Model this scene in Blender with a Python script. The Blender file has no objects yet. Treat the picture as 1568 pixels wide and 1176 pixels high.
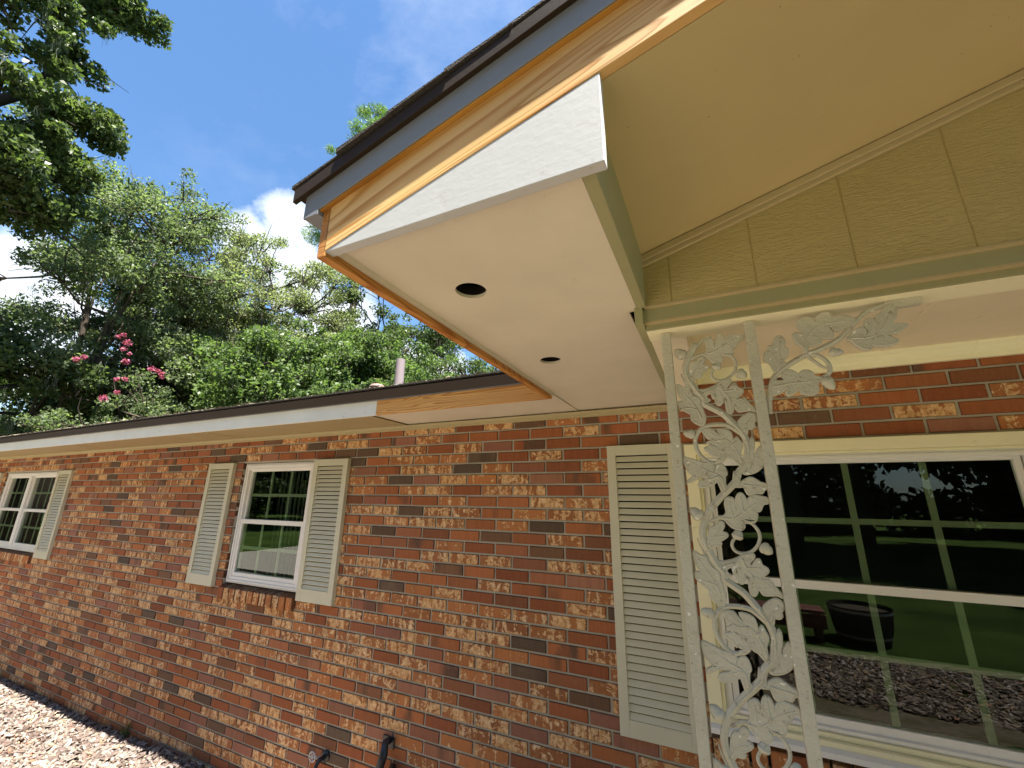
import bpy, bmesh, math, random
import numpy as np
from mathutils import Vector, Matrix
R = math.radians
random.seed(7); rng = np.random.default_rng(11)
S = bpy.context.scene
C = S.collection

# ------------------------------------------------------------------ camera
cam_d = bpy.data.cameras.new('camera'); cam = bpy.data.objects.new('camera', cam_d); C.objects.link(cam)
PIT, YAW, ROL, FPX = R(15.6406), R(-25.6715), R(0.7734), 638.44
fw = Vector((math.sin(YAW)*math.cos(PIT), math.cos(YAW)*math.cos(PIT), math.sin(PIT)))
rt = Vector((math.cos(YAW), -math.sin(YAW), 0)); up = rt.cross(fw)
rt2 = math.cos(ROL)*rt + math.sin(ROL)*up; up2 = -math.sin(ROL)*rt + math.cos(ROL)*up
CP = Vector((0, -2.401, 1.6))
m = Matrix((rt2, up2, -fw)).transposed().to_4x4(); m.translation = CP
cam.matrix_world = m
cam_d.sensor_width = 36; cam_d.lens = FPX/1568*36; cam_d.clip_start = 0.02; cam_d.clip_end = 500
S.camera = cam

# ------------------------------------------------------------------ sun, sky, exposure
SUN_AZ_V = Vector((0.899, -0.438, 0)).normalized(); SUN_EL = R(70)
sun_dir = Vector((SUN_AZ_V.x*math.cos(SUN_EL), SUN_AZ_V.y*math.cos(SUN_EL), math.sin(SUN_EL)))
sd = bpy.data.lights.new('sun', 'SUN'); sd.energy = 5.0; sd.angle = R(0.5); sd.color = (1, .955, .88)
so = bpy.data.objects.new('sun', sd); C.objects.link(so)
so.rotation_euler = (-sun_dir).to_track_quat('-Z', 'Y').to_euler(); so.location = (4, -4, 12)
W = bpy.data.worlds.new('World'); S.world = W; W.use_nodes = True
nt = W.node_tree; nt.nodes.clear(); N = nt.nodes.new; L = nt.links.new
wo = N('ShaderNodeOutputWorld'); bg = N('ShaderNodeBackground'); L(bg.outputs[0], wo.inputs[0])
sky = N('ShaderNodeTexSky'); sky.sky_type = 'NISHITA'; sky.sun_disc = False
sky.sun_elevation = SUN_EL; sky.sun_rotation = math.atan2(sun_dir.x, sun_dir.y)
sky.air_density = 1.3; sky.dust_density = 0.6; sky.ozone_density = 2.0
bg.inputs[1].default_value = 0.05
tc = N('ShaderNodeTexCoord')
def wmath(op, a, b=None, c=None, clamp=False):
    n = N('ShaderNodeMath'); n.operation = op; n.use_clamp = clamp
    for i, v in enumerate((a, b, c)):
        if v is None: continue
        if isinstance(v, (int, float)): n.inputs[i].default_value = v
        else: L(v, n.inputs[i])
    return n.outputs[0]
def wdot(vec):
    n = N('ShaderNodeVectorMath'); n.operation = 'DOT_PRODUCT'; L(tc.outputs['Generated'], n.inputs[0]); n.inputs[1].default_value = vec
    return n.outputs['Value']
def wnoise(scale, det=8, rough=.6, vec=None, sc=(1,1,1)):
    mp = N('ShaderNodeMapping'); L(tc.outputs['Generated'], mp.inputs[0]); mp.inputs['Scale'].default_value = sc
    n = N('ShaderNodeTexNoise'); n.inputs['Scale'].default_value = scale; n.inputs['Detail'].default_value = det; n.inputs['Roughness'].default_value = rough
    L(mp.outputs[0], n.inputs['Vector']); return n.outputs['Fac']
def adir(az, el):
    a, e = R(az), R(el); return Vector((math.sin(a)*math.cos(e), math.cos(a)*math.cos(e), math.sin(e)))
nf = wnoise(16, 9, .62); nl = wnoise(5, 3, .5)
def lobe(az, el, rad, amp=.07):      # puff of cumulus: 1 inside, crisp noisy edge
    d = wdot(adir(az, el))
    ang = wmath('ARCCOSINE', d)
    e = wmath('ADD', ang, wmath('MULTIPLY', wmath('SUBTRACT', nf, .5), amp*2.4))
    e = wmath('ADD', e, wmath('MULTIPLY', wmath('SUBTRACT', nl, .5), amp*1.2))
    return wmath('MULTIPLY', wmath('SUBTRACT', rad, e), 28, clamp=True)
cm = lobe(-58.0, 32.0, .066, .045)
for a in ((-61.8, 29.0, .066, .05), (-55.5, 26.5, .085), (-50, 21, .10), (-79, 15, .15), (-90, 22, .10), (-66, 17, .12), (-40, 13, .16), (-95,10,.2), (30,30,.12), (70,20,.2), (120,40,.15), (160,25,.2), (200,35,.15)):
    cm = wmath('MAXIMUM', cm, lobe(*a))
wisp = wnoise(2.2, 7, .62, sc=(1, 1.6, 2.6))
wispm = wmath('MULTIPLY', wmath('SUBTRACT', wisp, .5), .9, clamp=True)
wd = wmath('MULTIPLY', wmath('SUBTRACT', .75, wmath('ARCCOSINE', wdot(adir(-35, 56)))), 1.8, clamp=True)
wispm = wmath('MULTIPLY', wispm, wd)
sep = N('ShaderNodeSeparateXYZ'); L(tc.outputs['Generated'], sep.inputs[0])
hz = wmath('MULTIPLY', wmath('SUBTRACT', .30, sep.outputs[2]), 1.2, clamp=True)
soft = wmath('MAXIMUM', wispm, hz)
allm = wmath('MAXIMUM', cm, soft)
cr = N('ShaderNodeValToRGB'); L(nf, cr.inputs[0])
cr.color_ramp.elements[0].position = .35; cr.color_ramp.elements[0].color = (4.4, 5.0, 5.8, 1)
cr.color_ramp.elements[1].position = .62; cr.color_ramp.elements[1].color = (7.2, 7.4, 7.7, 1)
tint = N('ShaderNodeMix'); tint.data_type = 'RGBA'; tint.blend_type = 'MULTIPLY'; tint.inputs[0].default_value = 1
L(sky.outputs[0], tint.inputs[6]); tint.inputs[7].default_value = (.69, .92, 1.12, 1)
mx = N('ShaderNodeMix'); mx.data_type = 'RGBA'; L(allm, mx.inputs[0]); L(tint.outputs[2], mx.inputs[6]); L(cr.outputs[0], mx.inputs[7])
L(mx.outputs[2], bg.inputs[0])
S.view_settings.view_transform = 'Standard'; S.view_settings.look = 'None'; S.view_settings.gamma = 1; S.view_settings.exposure = 2.12
S.render.engine = 'CYCLES'; S.cycles.max_bounces = 10; S.cycles.diffuse_bounces = 6; S.cycles.transparent_max_bounces = 24
S.cycles.sample_clamp_indirect = 6

# ------------------------------------------------------------------ helpers
def link(o, parent=None):
    C.objects.link(o)
    if parent is not None: o.parent = parent
    return o
def obj(name, me, mat, parent=None, **props):
    mats = mat if isinstance(mat, (list, tuple)) else [mat]
    for q in mats:
        if q is not None: me.materials.append(q)
    o = link(bpy.data.objects.new(name, me), parent)
    for k, v in props.items(): o[k] = v
    return o
def thing(name, label, cat, loc=(0, 0, 0), group=None):
    o = bpy.data.objects.new(name, None); C.objects.link(o); o.location = loc; o.empty_display_size = .1
    o['label'] = label; o['category'] = cat
    if group: o['group'] = group
    return o
class MB:
    def __init__(s): s.v = []; s.f = []
    def add(s, vs, fs):
        b = len(s.v); s.v += [tuple(v) for v in vs]; s.f += [tuple(i+b for i in f) for f in fs]
    def box(s, x0, x1, y0, y1, z0, z1):
        s.add([(x0,y0,z0),(x1,y0,z0),(x1,y1,z0),(x0,y1,z0),(x0,y0,z1),(x1,y0,z1),(x1,y1,z1),(x0,y1,z1)],
              [(0,3,2,1),(4,5,6,7),(0,1,5,4),(1,2,6,5),(2,3,7,6),(3,0,4,7)])
    def prism(s, poly, ax, a, b):       # polygon extruded along axis ax from a to b
        n = len(poly)
        def P(p, t): return {0:(t,p[0],p[1]),1:(p[0],t,p[1]),2:(p[0],p[1],t)}[ax]
        s.add([P(p,a) for p in poly]+[P(p,b) for p in poly],
              [tuple(range(n))[::-1], tuple(range(n,2*n))]+[(i,(i+1)%n,(i+1)%n+n,i+n) for i in range(n)])
    def ring(s, x0, x1, z0, z1, w, y0, y1, wb=None, wt=None):  # mitred frame in the xz plane
        wb = w if wb is None else wb; wt = w if wt is None else wt
        o = [(x0,z0),(x1,z0),(x1,z1),(x0,z1)]; i = [(x0+w,z0+wb),(x1-w,z0+wb),(x1-w,z1-wt),(x0+w,z1-wt)]
        vs = [(p[0],y,p[1]) for y in (y0,y1) for p in o+i]
        fs = []
        for k in range(4):
            j = (k+1)%4
            fs += [(k,j,j+4,k+4),(k+8,k+12,j+12,j+8),(k,k+8,j+8,j),(k+4,j+4,j+12,k+12)]
        s.add(vs, fs)
    def tube(s, pts, rads, n=8, flat=1.0, axis=None, cap=True):
        pts = [Vector(p) for p in pts]; b = len(s.v)
        prev = None
        for i, p in enumerate(pts):
            t = (pts[min(i+1,len(pts)-1)]-pts[max(i-1,0)])
            t = t.normalized() if t.length > 1e-9 else Vector((0,0,1))
            a = Vector(axis) if axis is not None else (prev if prev is not None else (Vector((0,0,1)) if abs(t.z) < .9 else Vector((1,0,0))))
            u = a - t*a.dot(t)
            if u.length < 1e-6: u = t.orthogonal()
            u.normalize(); prev = u; w = t.cross(u)
            r = rads[i] if hasattr(rads, '__len__') else rads
            for k in range(n):
                an = 2*math.pi*k/n
                s.v.append(tuple(p + u*math.cos(an)*r*flat + w*math.sin(an)*r))
        for i in range(len(pts)-1):
            for k in range(n):
                s.f.append((b+i*n+k, b+i*n+(k+1)%n, b+(i+1)*n+(k+1)%n, b+(i+1)*n+k))
        if cap:
            s.f.append(tuple(b+k for k in range(n))[::-1]); e = b+(len(pts)-1)*n; s.f.append(tuple(e+k for k in range(n)))
    def mesh(s, name, smooth=False):
        me = bpy.data.meshes.new(name); me.from_pydata(s.v, [], s.f); me.update()
        bm = bmesh.new(); bm.from_mesh(me); bmesh.ops.recalc_face_normals(bm, faces=bm.faces); bm.to_mesh(me); bm.free()
        if smooth: me.polygons.foreach_set('use_smooth', [True]*len(me.polygons))
        return me
    def build(s, name, mat, parent=None, bevel=0, smooth=False, **props):
        o = obj(name, s.mesh(name, smooth), mat, parent, **props)
        if bevel:
            b = o.modifiers.new('b', 'BEVEL'); b.width = bevel; b.segments = 2; b.limit_method = 'ANGLE'; b.angle_limit = R(35)
        return o
def npmesh(name, V, F, attr=None):     # V (n,3), F (m,4) quads; attr per-vertex colour (n,4)
    me = bpy.data.meshes.new(name); V = np.asarray(V, np.float32); F = np.asarray(F, np.int32)
    k = F.shape[1]
    me.vertices.add(len(V)); me.vertices.foreach_set('co', V.ravel())
    me.loops.add(F.size); me.loops.foreach_set('vertex_index', F.ravel())
    me.polygons.add(len(F)); me.polygons.foreach_set('loop_start', np.arange(0, F.size, k, dtype=np.int32)); me.polygons.foreach_set('loop_total', np.full(len(F), k, np.int32))
    me.update(calc_edges=True)
    if attr is not None:
        a = me.color_attributes.new('v', 'FLOAT_COLOR', 'POINT'); a.data.foreach_set('color', np.asarray(attr, np.float32).ravel())
    me.validate(); return me

# ------------------------------------------------------------------ materials
class Mat:
    def __init__(s, name, rough=.6, spec=.3):
        s.m = bpy.data.materials.new(name); s.m.use_nodes = True; s.t = s.m.node_tree
        s.b = s.t.nodes['Principled BSDF']; s.o = s.t.nodes['Material Output']
        s.b.inputs['Roughness'].default_value = rough; s.b.inputs['Specular IOR Level'].default_value = spec
        s.tc = s.t.nodes.new('ShaderNodeTexCoord')
    def n(s, t): return s.t.nodes.new(t)
    def l(s, a, b): s.t.links.new(a, b)
    def mp(s, scale=(1,1,1), rot=(0,0,0), src='Object', loc=(0,0,0)):
        q = s.n('ShaderNodeMapping'); s.l(s.tc.outputs[src], q.inputs[0]); q.inputs['Scale'].default_value = scale; q.inputs['Rotation'].default_value = rot; q.inputs['Location'].default_value = loc
        return q.outputs[0]
    def noise(s, vec, scale, det=5, rough=.55, dist=0):
        q = s.n('ShaderNodeTexNoise'); s.l(vec, q.inputs['Vector']); q.inputs['Scale'].default_value = scale; q.inputs['Detail'].default_value = det
        q.inputs['Roughness'].default_value = rough; q.inputs['Distortion'].default_value = dist; return q.outputs['Fac']
    def ramp(s, fac, stops, interp='LINEAR'):
        q = s.n('ShaderNodeValToRGB'); s.l(fac, q.inputs[0]); cr = q.color_ramp; cr.interpolation = interp
        while len(cr.elements) < len(stops): cr.elements.new(.5)
        for e, (p, c) in zip(cr.elements, stops):
            e.position = p; e.color = (c, c, c, 1) if isinstance(c, (int, float)) else (*c, 1)
        return q.outputs[0]
    def mix(s, fac, a, b, mode='MIX'):
        q = s.n('ShaderNodeMix'); q.data_type = 'RGBA'; q.blend_type = mode
        for v, i in ((fac, 0), (a, 6), (b, 7)):
            if isinstance(v, (int, float)): q.inputs[i].default_value = v if i == 0 else (v, v, v, 1)
            elif isinstance(v, tuple): q.inputs[i].default_value = (*v, 1)
            else: s.l(v, q.inputs[i])
        return q.outputs[2]
    def math(s, op, a, b=0.0, clamp=False):
        q = s.n('ShaderNodeMath'); q.operation = op; q.use_clamp = clamp
        for i, v in enumerate((a, b)):
            if isinstance(v, (int, float)): q.inputs[i].default_value = v
            else: s.l(v, q.inputs[i])
        return q.outputs[0]
    def bump(s, h, strength=.3, dist=.01, prev=None):
        q = s.n('ShaderNodeBump'); q.inputs['Strength'].default_value = strength; q.inputs['Distance'].default_value = dist; s.l(h, q.inputs['Height'])
        if prev is not None: s.l(prev, q.inputs['Normal'])
        s.l(q.outputs[0], s.b.inputs['Normal']); return q.outputs[0]
    def col(s, c):
        if isinstance(c, tuple): s.b.inputs['Base Color'].default_value = (*c, 1)
        else: s.l(c, s.b.inputs['Base Color'])
        return s
def paint(name, c, rough=.5, spec=.3, var=.1, dirt=0, dirtc=(.12,.08,.05), grain=None, bstr=.12, speck=0):
    q = Mat(name, rough, spec)
    n1 = q.noise(q.mp(), 3.1, 6, .6); n2 = q.noise(q.mp(), 60, 4, .6)
    c0 = q.mix(q.ramp(n1, [(.3,0),(.7,1)]), tuple(x*(1-var) for x in c), tuple(min(1,x*(1+var)) for x in c))
    if dirt:
        d = q.ramp(q.noise(q.mp(), 26, 8, .7), [(.60,0),(.70,1)]); d2 = q.ramp(q.noise(q.mp(loc=(4,1,2)), 5, 3, .6), [(.42,0),(.6,1)])
        c0 = q.mix(q.math('MULTIPLY', q.math('MULTIPLY', d, d2), dirt), c0, dirtc)
    if speck:
        v = q.n('ShaderNodeTexVoronoi'); v.inputs['Scale'].default_value = 38; q.l(q.mp(), v.inputs['Vector'])
        sp = q.ramp(v.outputs['Distance'], [(.03,1),(.075,0)]); rs = q.ramp(q.noise(q.mp(loc=(9,2,5)), 14, 2, .5), [(.54,0),(.58,1)])
        c0 = q.mix(q.math('MULTIPLY', q.math('MULTIPLY', sp, rs), speck), c0, dirtc)
    q.col(c0)
    h = n2
    if grain: h = q.mix(.35, n2, q.noise(q.mp(grain), 9, 6, .6, .4))
    q.bump(h, bstr, .004); return q.m
def wood(name, dark, light, along='x', k=1.0, bands=10, seed=0.0, knot=True):
    q = Mat(name, .55, .3)
    sc = {'x': (.42, 4.2, 4.2), 'y': (4.2, .42, 4.2)}[along]; mpv = q.mp(sc, loc=(seed, seed*.37, seed*.61))
    wv = q.n('ShaderNodeTexNoise'); q.l(mpv, wv.inputs['Vector']); wv.inputs['Scale'].default_value = 1.7; wv.inputs['Detail'].default_value = 2.5; wv.inputs['Roughness'].default_value = .45; wv.inputs['Distortion'].default_value = .7
    rings = q.math('FRACT', q.math('MULTIPLY', wv.outputs['Fac'], bands))
    r = q.ramp(rings, [(0, 0), (.55, .25), (.86, 1), (1, .0)])
    fine = q.noise(q.mp({'x': (4, 90, 90), 'y': (90, 4, 90)}[along]), 3, 4, .6)
    big = q.noise(q.mp({'x': (.8, 3, 3), 'y': (3, .8, 3)}[along], loc=(seed+3,0,0)), 1.6, 3, .6)
    c = q.mix(r, light, dark)
    c = q.mix(q.math('MULTIPLY', fine, .35), c, tuple(x*.7 for x in dark))
    c = q.mix(q.ramp(big, [(.4, 0), (.75, .35)]), c, tuple(x*.65 for x in dark))
    if knot:
        v = q.n('ShaderNodeTexVoronoi'); q.l(q.mp({'x': (1.3, 4.5, 4.5), 'y': (4.5, 1.3, 4.5)}[along], loc=(seed*2,.3,.1)), v.inputs['Vector']); v.inputs['Scale'].default_value = 1.0
        c = q.mix(q.ramp(v.outputs['Distance'], [(.04, 1), (.09, .55), (.13, 0)]), c, (.16, .06, .02))
    q.col(c); q.bump(q.mix(.5, fine, r), .18, .003); return q.m

SAGE = (.43, .385, .25)
M = {}
M['white'] = paint('white_vinyl', (.80, .79, .74), .35, .4, .03, dirt=.25, dirtc=(.35,.33,.2))
M['fascia_white'] = paint('aged_white_fascia', (.74, .75, .67), .5, .3, .06, dirt=.5, dirtc=(.25,.22,.15), grain=(.5,8,8))
M['primed'] = paint('primed_board', (.50, .505, .49), .6, .25, .07, dirt=.9, dirtc=(.40,.38,.35), grain=(2,14,14), bstr=.12, speck=.6)
M['grey_board'] = paint('light_grey_trim', (.20, .215, .235), .5, .3, .04, grain=(2,14,14))
M['soffit_new'] = paint('primed_soffit', (.66, .60, .465), .65, .2, .07, dirt=.3, grain=(1.2,12,4), bstr=.12, speck=.5, dirtc=(.46,.38,.27))
M['soffit_old'] = paint('tan_soffit', (.37, .295, .155), .6, .25, .05, dirt=.15)
M['gable_soffit'] = paint('gable_soffit_paint', (.54, .43, .215), .55, .3, .05, speck=.9, dirtc=(.1,.05,.03), bstr=.06)
M['sage'] = paint('sage_trim', (.34, .325, .17), .5, .3, .06, dirt=.3, dirtc=(.14,.11,.05), grain=(.6,12,12), bstr=.2)
M['tanline'] = paint('tan_moulding', (.47, .375, .20), .5, .3, .05)
M['shutter'] = paint('shutter_plastic', (.60, .58, .43), .45, .3, .04, dirt=.12)
M['cream'] = paint('cream_trim', (.88, .83, .56), .5, .3, .06, dirt=.35, dirtc=(.35,.25,.12))
M['ceil'] = paint('porch_ceiling_paint', (.86, .77, .55), .6, .25, .06, dirt=.25, dirtc=(.45,.33,.22))
M['drip'] = paint('brown_drip_metal', (.030, .020, .012), .6, .12, .05)
q = Mat('painted_iron', .42, .45)
c = q.mix(q.ramp(q.noise(q.mp(), 9, 5, .6), [(.3,0),(.7,1)]), (.52,.50,.38), (.61,.59,.46))
d1 = q.ramp(q.noise(q.mp(), 75, 4, .7), [(.60,0),(.66,1)]); c = q.mix(q.math('MULTIPLY', d1, .55), c, (.22,.16,.08))
d2 = q.ramp(q.noise(q.mp(loc=(3,1,7)), 22, 5, .7), [(.62,0),(.72,1)]); c = q.mix(q.math('MULTIPLY', d2, .5), c, (.34,.32,.16))
glints = q.ramp(q.noise(q.mp(loc=(8,5,2)), 55, 2, .5), [(.70,0),(.73,1)]); c = q.mix(glints, c, (.85,.84,.74))  # pale flecks put specular glints into the paint colour
q.col(c); q.bump(q.mix(.5, q.noise(q.mp(), 130, 4, .6), q.noise(q.mp(), 38, 4, .55)), .9, .006); M['iron'] = q.m
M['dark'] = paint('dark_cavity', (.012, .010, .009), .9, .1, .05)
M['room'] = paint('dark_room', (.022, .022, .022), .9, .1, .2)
M['curtain'] = paint('curtain_cloth', (.085, .10, .095), .9, .1, .2)
M['wood'] = wood('pine_rake', (.54, .25, .05), (.88, .59, .25), 'x', seed=1.7, bands=22)
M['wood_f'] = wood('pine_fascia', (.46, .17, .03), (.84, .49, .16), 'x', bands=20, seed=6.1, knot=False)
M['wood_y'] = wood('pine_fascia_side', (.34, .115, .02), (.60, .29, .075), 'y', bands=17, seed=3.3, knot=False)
M['wood_o'] = wood('pine_furring', (.34, .15, .022), (.52, .27, .05), 'x', seed=9.1, knot=False)
q = Mat('gable_siding_paint', .55, .3)
n1 = q.noise(q.mp((22, 1, 100)), 2.0, 7, .65, .3); n2 = q.noise(q.mp((60, 1, 9)), 2.2, 6, .7, .6); n3 = q.noise(q.mp(), 4, 3)
q.col(q.mix(n3, (.42, .335, .13), (.52, .425, .18))); q.bump(q.mix(.5, q.ramp(n1, [(.45,0),(.62,1)]), n2), .5, .006); M['siding'] = q.m
q = Mat('asphalt_shingle', .9, .15)
v = q.n('ShaderNodeTexVoronoi'); v.inputs['Scale'].default_value = 260; q.l(q.mp(), v.inputs['Vector'])
q.col(q.mix(q.noise(q.mp(), 6, 4), q.mix(v.outputs['Distance'], (.035,.032,.03), (.085,.078,.07)), (.05,.045,.04))); q.bump(v.outputs['Distance'], .4, .003); M['shingle'] = q.m
M['debris'] = paint('roof_debris', (.28, .24, .17), .95, .1, .3)
# glass: see-through with strong sky reflections
def glass(name, refl, tint):
    q = Mat(name); t = q.t; t.nodes.remove(q.b)
    g = q.n('ShaderNodeBsdfGlossy'); g.inputs['Roughness'].default_value = .004; g.inputs['Color'].default_value = (.95, 1, .96, 1)
    wv = q.noise(q.mp(), 1.6, 2, .5); bp = q.n('ShaderNodeBump'); bp.inputs['Strength'].default_value = .04; bp.inputs['Distance'].default_value = .02; q.l(wv, bp.inputs['Height']); q.l(bp.outputs[0], g.inputs['Normal'])
    tr = q.n('ShaderNodeBsdfTransparent'); tr.inputs['Color'].default_value = (*tint, 1)
    fr = q.n('ShaderNodeFresnel'); fr.inputs['IOR'].default_value = refl; ms = q.n('ShaderNodeMixShader')
    ge = q.n('ShaderNodeNewGeometry'); q.l(q.math('MULTIPLY', fr.outputs[0], q.math('SUBTRACT', 1.0, ge.outputs['Backfacing'])), ms.inputs[0]); q.l(tr.outputs[0], ms.inputs[1]); q.l(g.outputs[0], ms.inputs[2]); q.l(ms.outputs[0], q.o.inputs['Surface']); return q.m
M['glass'] = glass('window_glass', 1.60, (.80, .86, .78))
M['grille'] = paint('window_grille', (.25, .29, .21), .5, .3, .03)
# bricks
q = Mat('face_brick', .82, .22)
at = q.n('ShaderNodeAttribute'); at.attribute_name = 'v'; at.attribute_type = 'GEOMETRY'
sp = q.n('ShaderNodeSeparateColor'); q.l(at.outputs['Color'], sp.inputs[0])
r_, g_, b_ = sp.outputs[0], sp.outputs[1], sp.outputs[2]
off = q.n('ShaderNodeCombineXYZ'); q.l(q.math('MULTIPLY', g_, 40), off.inputs[0]); q.l(q.math('MULTIPLY', b_, 40), off.inputs[1]); q.l(q.math('MULTIPLY', b_, 31), off.inputs[2])
va = q.n('ShaderNodeVectorMath'); va.operation = 'ADD'; q.l(q.tc.outputs['Object'], va.inputs[0]); q.l(off.outputs[0], va.inputs[1]); P = va.outputs[0]
def pm(scale):
    k = q.n('ShaderNodeMapping'); q.l(P, k.inputs[0]); k.inputs['Scale'].default_value = scale; return k.outputs[0]
base = q.ramp(r_, [(0, (.095,.075,.058)), (.06, (.145,.095,.06)), (.11, (.22,.108,.055)), (.18, (.31,.10,.042)), (.36, (.42,.15,.055)), (.44, (.31,.135,.09)), (.52, (.34,.155,.09)), (.56, (.47,.18,.06)), (.78, (.42,.165,.06)), (1.0, (.36,.14,.055))])
base = q.mix(1.0, base, q.ramp(g_, [(0, .80), (1, 1.14)]), 'MULTIPLY')
cols = q.noise(pm((34, 20, 4)), 1.0, 2, .5, .4)
blob = q.noise(pm((20, 20, 22)), 1.0, 5, .62, 1.8)
msk = q.mix(.58, cols, blob)
amt = q.ramp(r_, [(0, 0), (.53, 0), (.57, .30), (.72, .72), (1, 1)])
thr = q.math('SUBTRACT', q.math('ADD', .545, q.math('MULTIPLY', b_, .07)), q.math('MULTIPLY', amt, .125))
mm = q.math('MULTIPLY', q.math('SUBTRACT', msk, thr), 22, True); mm = q.math('MULTIPLY', mm, q.ramp(amt, [(.1,0),(.3,1)]))
mottle = q.noise(pm((48, 48, 40)), 1.0, 4, .6, .8)
cream = q.mix(q.ramp(mottle, [(.38,0),(.62,1)]), (.54, .28, .10), q.mix(b_, (.80, .52, .26), (.82, .62, .38)))
c = q.mix(mm, base, cream)
rim = q.math('MULTIPLY', q.ramp(q.math('ABSOLUTE', q.math('SUBTRACT', msk, thr)), [(0, .75), (.018, 0)]), amt)
c = q.mix(rim, c, (.15, .05, .025))
burn = q.math('MULTIPLY', q.ramp(q.noise(pm((6, 5, 2)), 1.0, 2, .5), [(.56, 0), (.66, 1)]), q.ramp(g_, [(.35,0),(.6,.85)]))
burn = q.math('MULTIPLY', burn, q.ramp(r_, [(.45,1),(.6,.25)]))
c = q.mix(burn, c, (.10, .066, .045))
vs = q.noise(pm((75, 75, 6)), 1.0, 4, .6)
c = q.mix(q.ramp(vs, [(.4, .22), (.6, 0)]), c, q.mix(1.0, c, (.45,.42,.42), 'MULTIPLY'))
c = q.mix(q.ramp(q.noise(pm((90,90,90)), 1, 3, .6), [(.62, 0), (.75, .35)]), c, (.45,.33,.24))
q.col(c)
c = q.mix(q.ramp(at.outputs['Alpha'], [(.0,.72),(.75,0)]), c, (.055,.035,.024)); q.col(c)
h = q.mix(.5, q.noise(pm((85,85,85)), 1, 5, .65), q.noise(pm((70,70,7)), 1, 4, .6)); q.bump(h, .55, .004); M['brick'] = q.m
q = Mat('mortar', .95, .1); nn = q.noise(q.mp(), 160, 5, .7); q.col(q.mix(q.noise(q.mp(), 2.5, 5, .6), (.38,.345,.27), (.52,.48,.385))); q.bump(nn, .6, .004); M['mortar'] = q.m
# foliage
def foliage(name, dark, light, trans=.42):
    q = Mat(name, .45, .28)
    at = q.n('ShaderNodeAttribute'); at.attribute_name = 'v'; s_ = q.n('ShaderNodeSeparateColor'); q.l(at.outputs['Color'], s_.inputs[0])
    c = q.mix(s_.outputs[0], dark, light); c = q.mix(q.ramp(s_.outputs[1], [(.86,0),(1,.5)]), c, (light[0]*1.2, light[1]*1.1, light[2]*.9))
    q.col(c); tr = q.n('ShaderNodeBsdfTranslucent'); q.l(q.mix(1.0, c, (1.3,1.45,.75), 'MULTIPLY'), tr.inputs[0])
    ms = q.n('ShaderNodeMixShader'); ms.inputs[0].default_value = trans; q.l(q.b.outputs[0], ms.inputs[1]); q.l(tr.outputs[0], ms.inputs[2]); q.l(ms.outputs[0], q.o.inputs[0]); return q.m
M['leaf_dark'] = foliage('leaf_dark', (.034,.056,.018), (.13,.175,.062))
M['leaf_shade'] = foliage('leaf_shade', (.010,.018,.006), (.03,.045,.014), .2)  # darker leaf copy: shade put into the colour
M['leaf_mid'] = foliage('leaf_mid', (.070,.100,.048), (.19,.235,.125), .5)
M['leaf_bright'] = foliage('leaf_bright', (.045,.080,.024), (.155,.215,.08), .5)
M['leaf_olive'] = foliage('leaf_olive', (.11,.130,.068), (.27,.30,.17), .5)
M['needle'] = foliage('pine_needle', (.05,.10,.02), (.16,.25,.06), .45)
M['moss'] = foliage('spanish_moss', (.13,.135,.10), (.27,.28,.21), .35)
M['petal'] = foliage('pink_petal', (.28,.05,.11), (.50,.15,.25), .3)
q = Mat('bark', .95, .1); q.col(q.mix(q.noise(q.mp((6,6,1)), 2, 5, .6), (.030,.024,.019), (.10,.082,.062))); q.bump(q.noise(q.mp((8,8,1.4)), 3, 5, .6), .8, .03); M['bark'] = q.m
q = Mat('lawn_grass', .95, .1); q.col(q.mix(q.ramp(q.noise(q.mp(), .55, 3, .6), [(.35,0),(.65,1)]), q.mix(q.noise(q.mp(), 22, 6, .75), (.012,.032,.004), (.06,.105,.018)), q.mix(q.noise(q.mp(), 26, 6, .75), (.05,.085,.014), (.13,.19,.045)))); q.bump(q.noise(q.mp(), 45, 6, .8), 1.0, .06); M['lawn'] = q.m  # broad lighter patches put sun dapple into the grass colour
q = Mat('bare_soil', .97, .08); q.col(q.mix(q.noise(q.mp(), 9, 7, .7), (.19,.145,.11), (.36,.29,.235))); q.bump(q.noise(q.mp(), 40, 5, .7), .8, .02); M['soil'] = q.m
q = Mat('weedy_soil', .97, .08); q.col(q.mix(q.ramp(q.noise(q.mp(), 3.5, 6, .7), [(.42,0),(.58,1)]), q.mix(q.noise(q.mp(), 30, 5, .7), (.10,.085,.04), (.24,.20,.12)), q.mix(q.noise(q.mp(), 30, 5, .7), (.17,.13,.09), (.36,.29,.22)))); q.bump(q.noise(q.mp(), 45, 6, .8), 1.0, .04); M['soil_green'] = q.m
q = Mat('bark_mulch', .85, .2); at = q.n('ShaderNodeAttribute'); at.attribute_name = 'v'; s_ = q.n('ShaderNodeSeparateColor'); q.l(at.outputs['Color'], s_.inputs[0])
q.col(q.mix(q.math('MULTIPLY', q.noise(q.mp((1,1,1)), 45, 4, .7), .45), q.ramp(s_.outputs[0], [(0,(.07,.05,.04)),(.3,(.145,.11,.09)),(.62,(.24,.195,.165)),(.85,(.36,.31,.275)),(.95,(.42,.29,.17)),(1,(.28,.11,.07))]), (.16,.11,.09))); q.bump(q.noise(q.mp(), 90, 4, .7), .5, .004); M['chip'] = q.m
M['concrete'] = paint('concrete', (.40, .36, .31), .9, .15, .1, bstr=.4)
M['black'] = paint('black_plastic', (.02, .022, .025), .35, .5, .1)
M['metal'] = paint('galvanised_metal', (.42, .41, .39), .4, .5, .1)
M['pipe'] = paint('weathered_vent_pipe', (.27, .22, .22), .7, .2, .12, dirt=.5)

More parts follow.
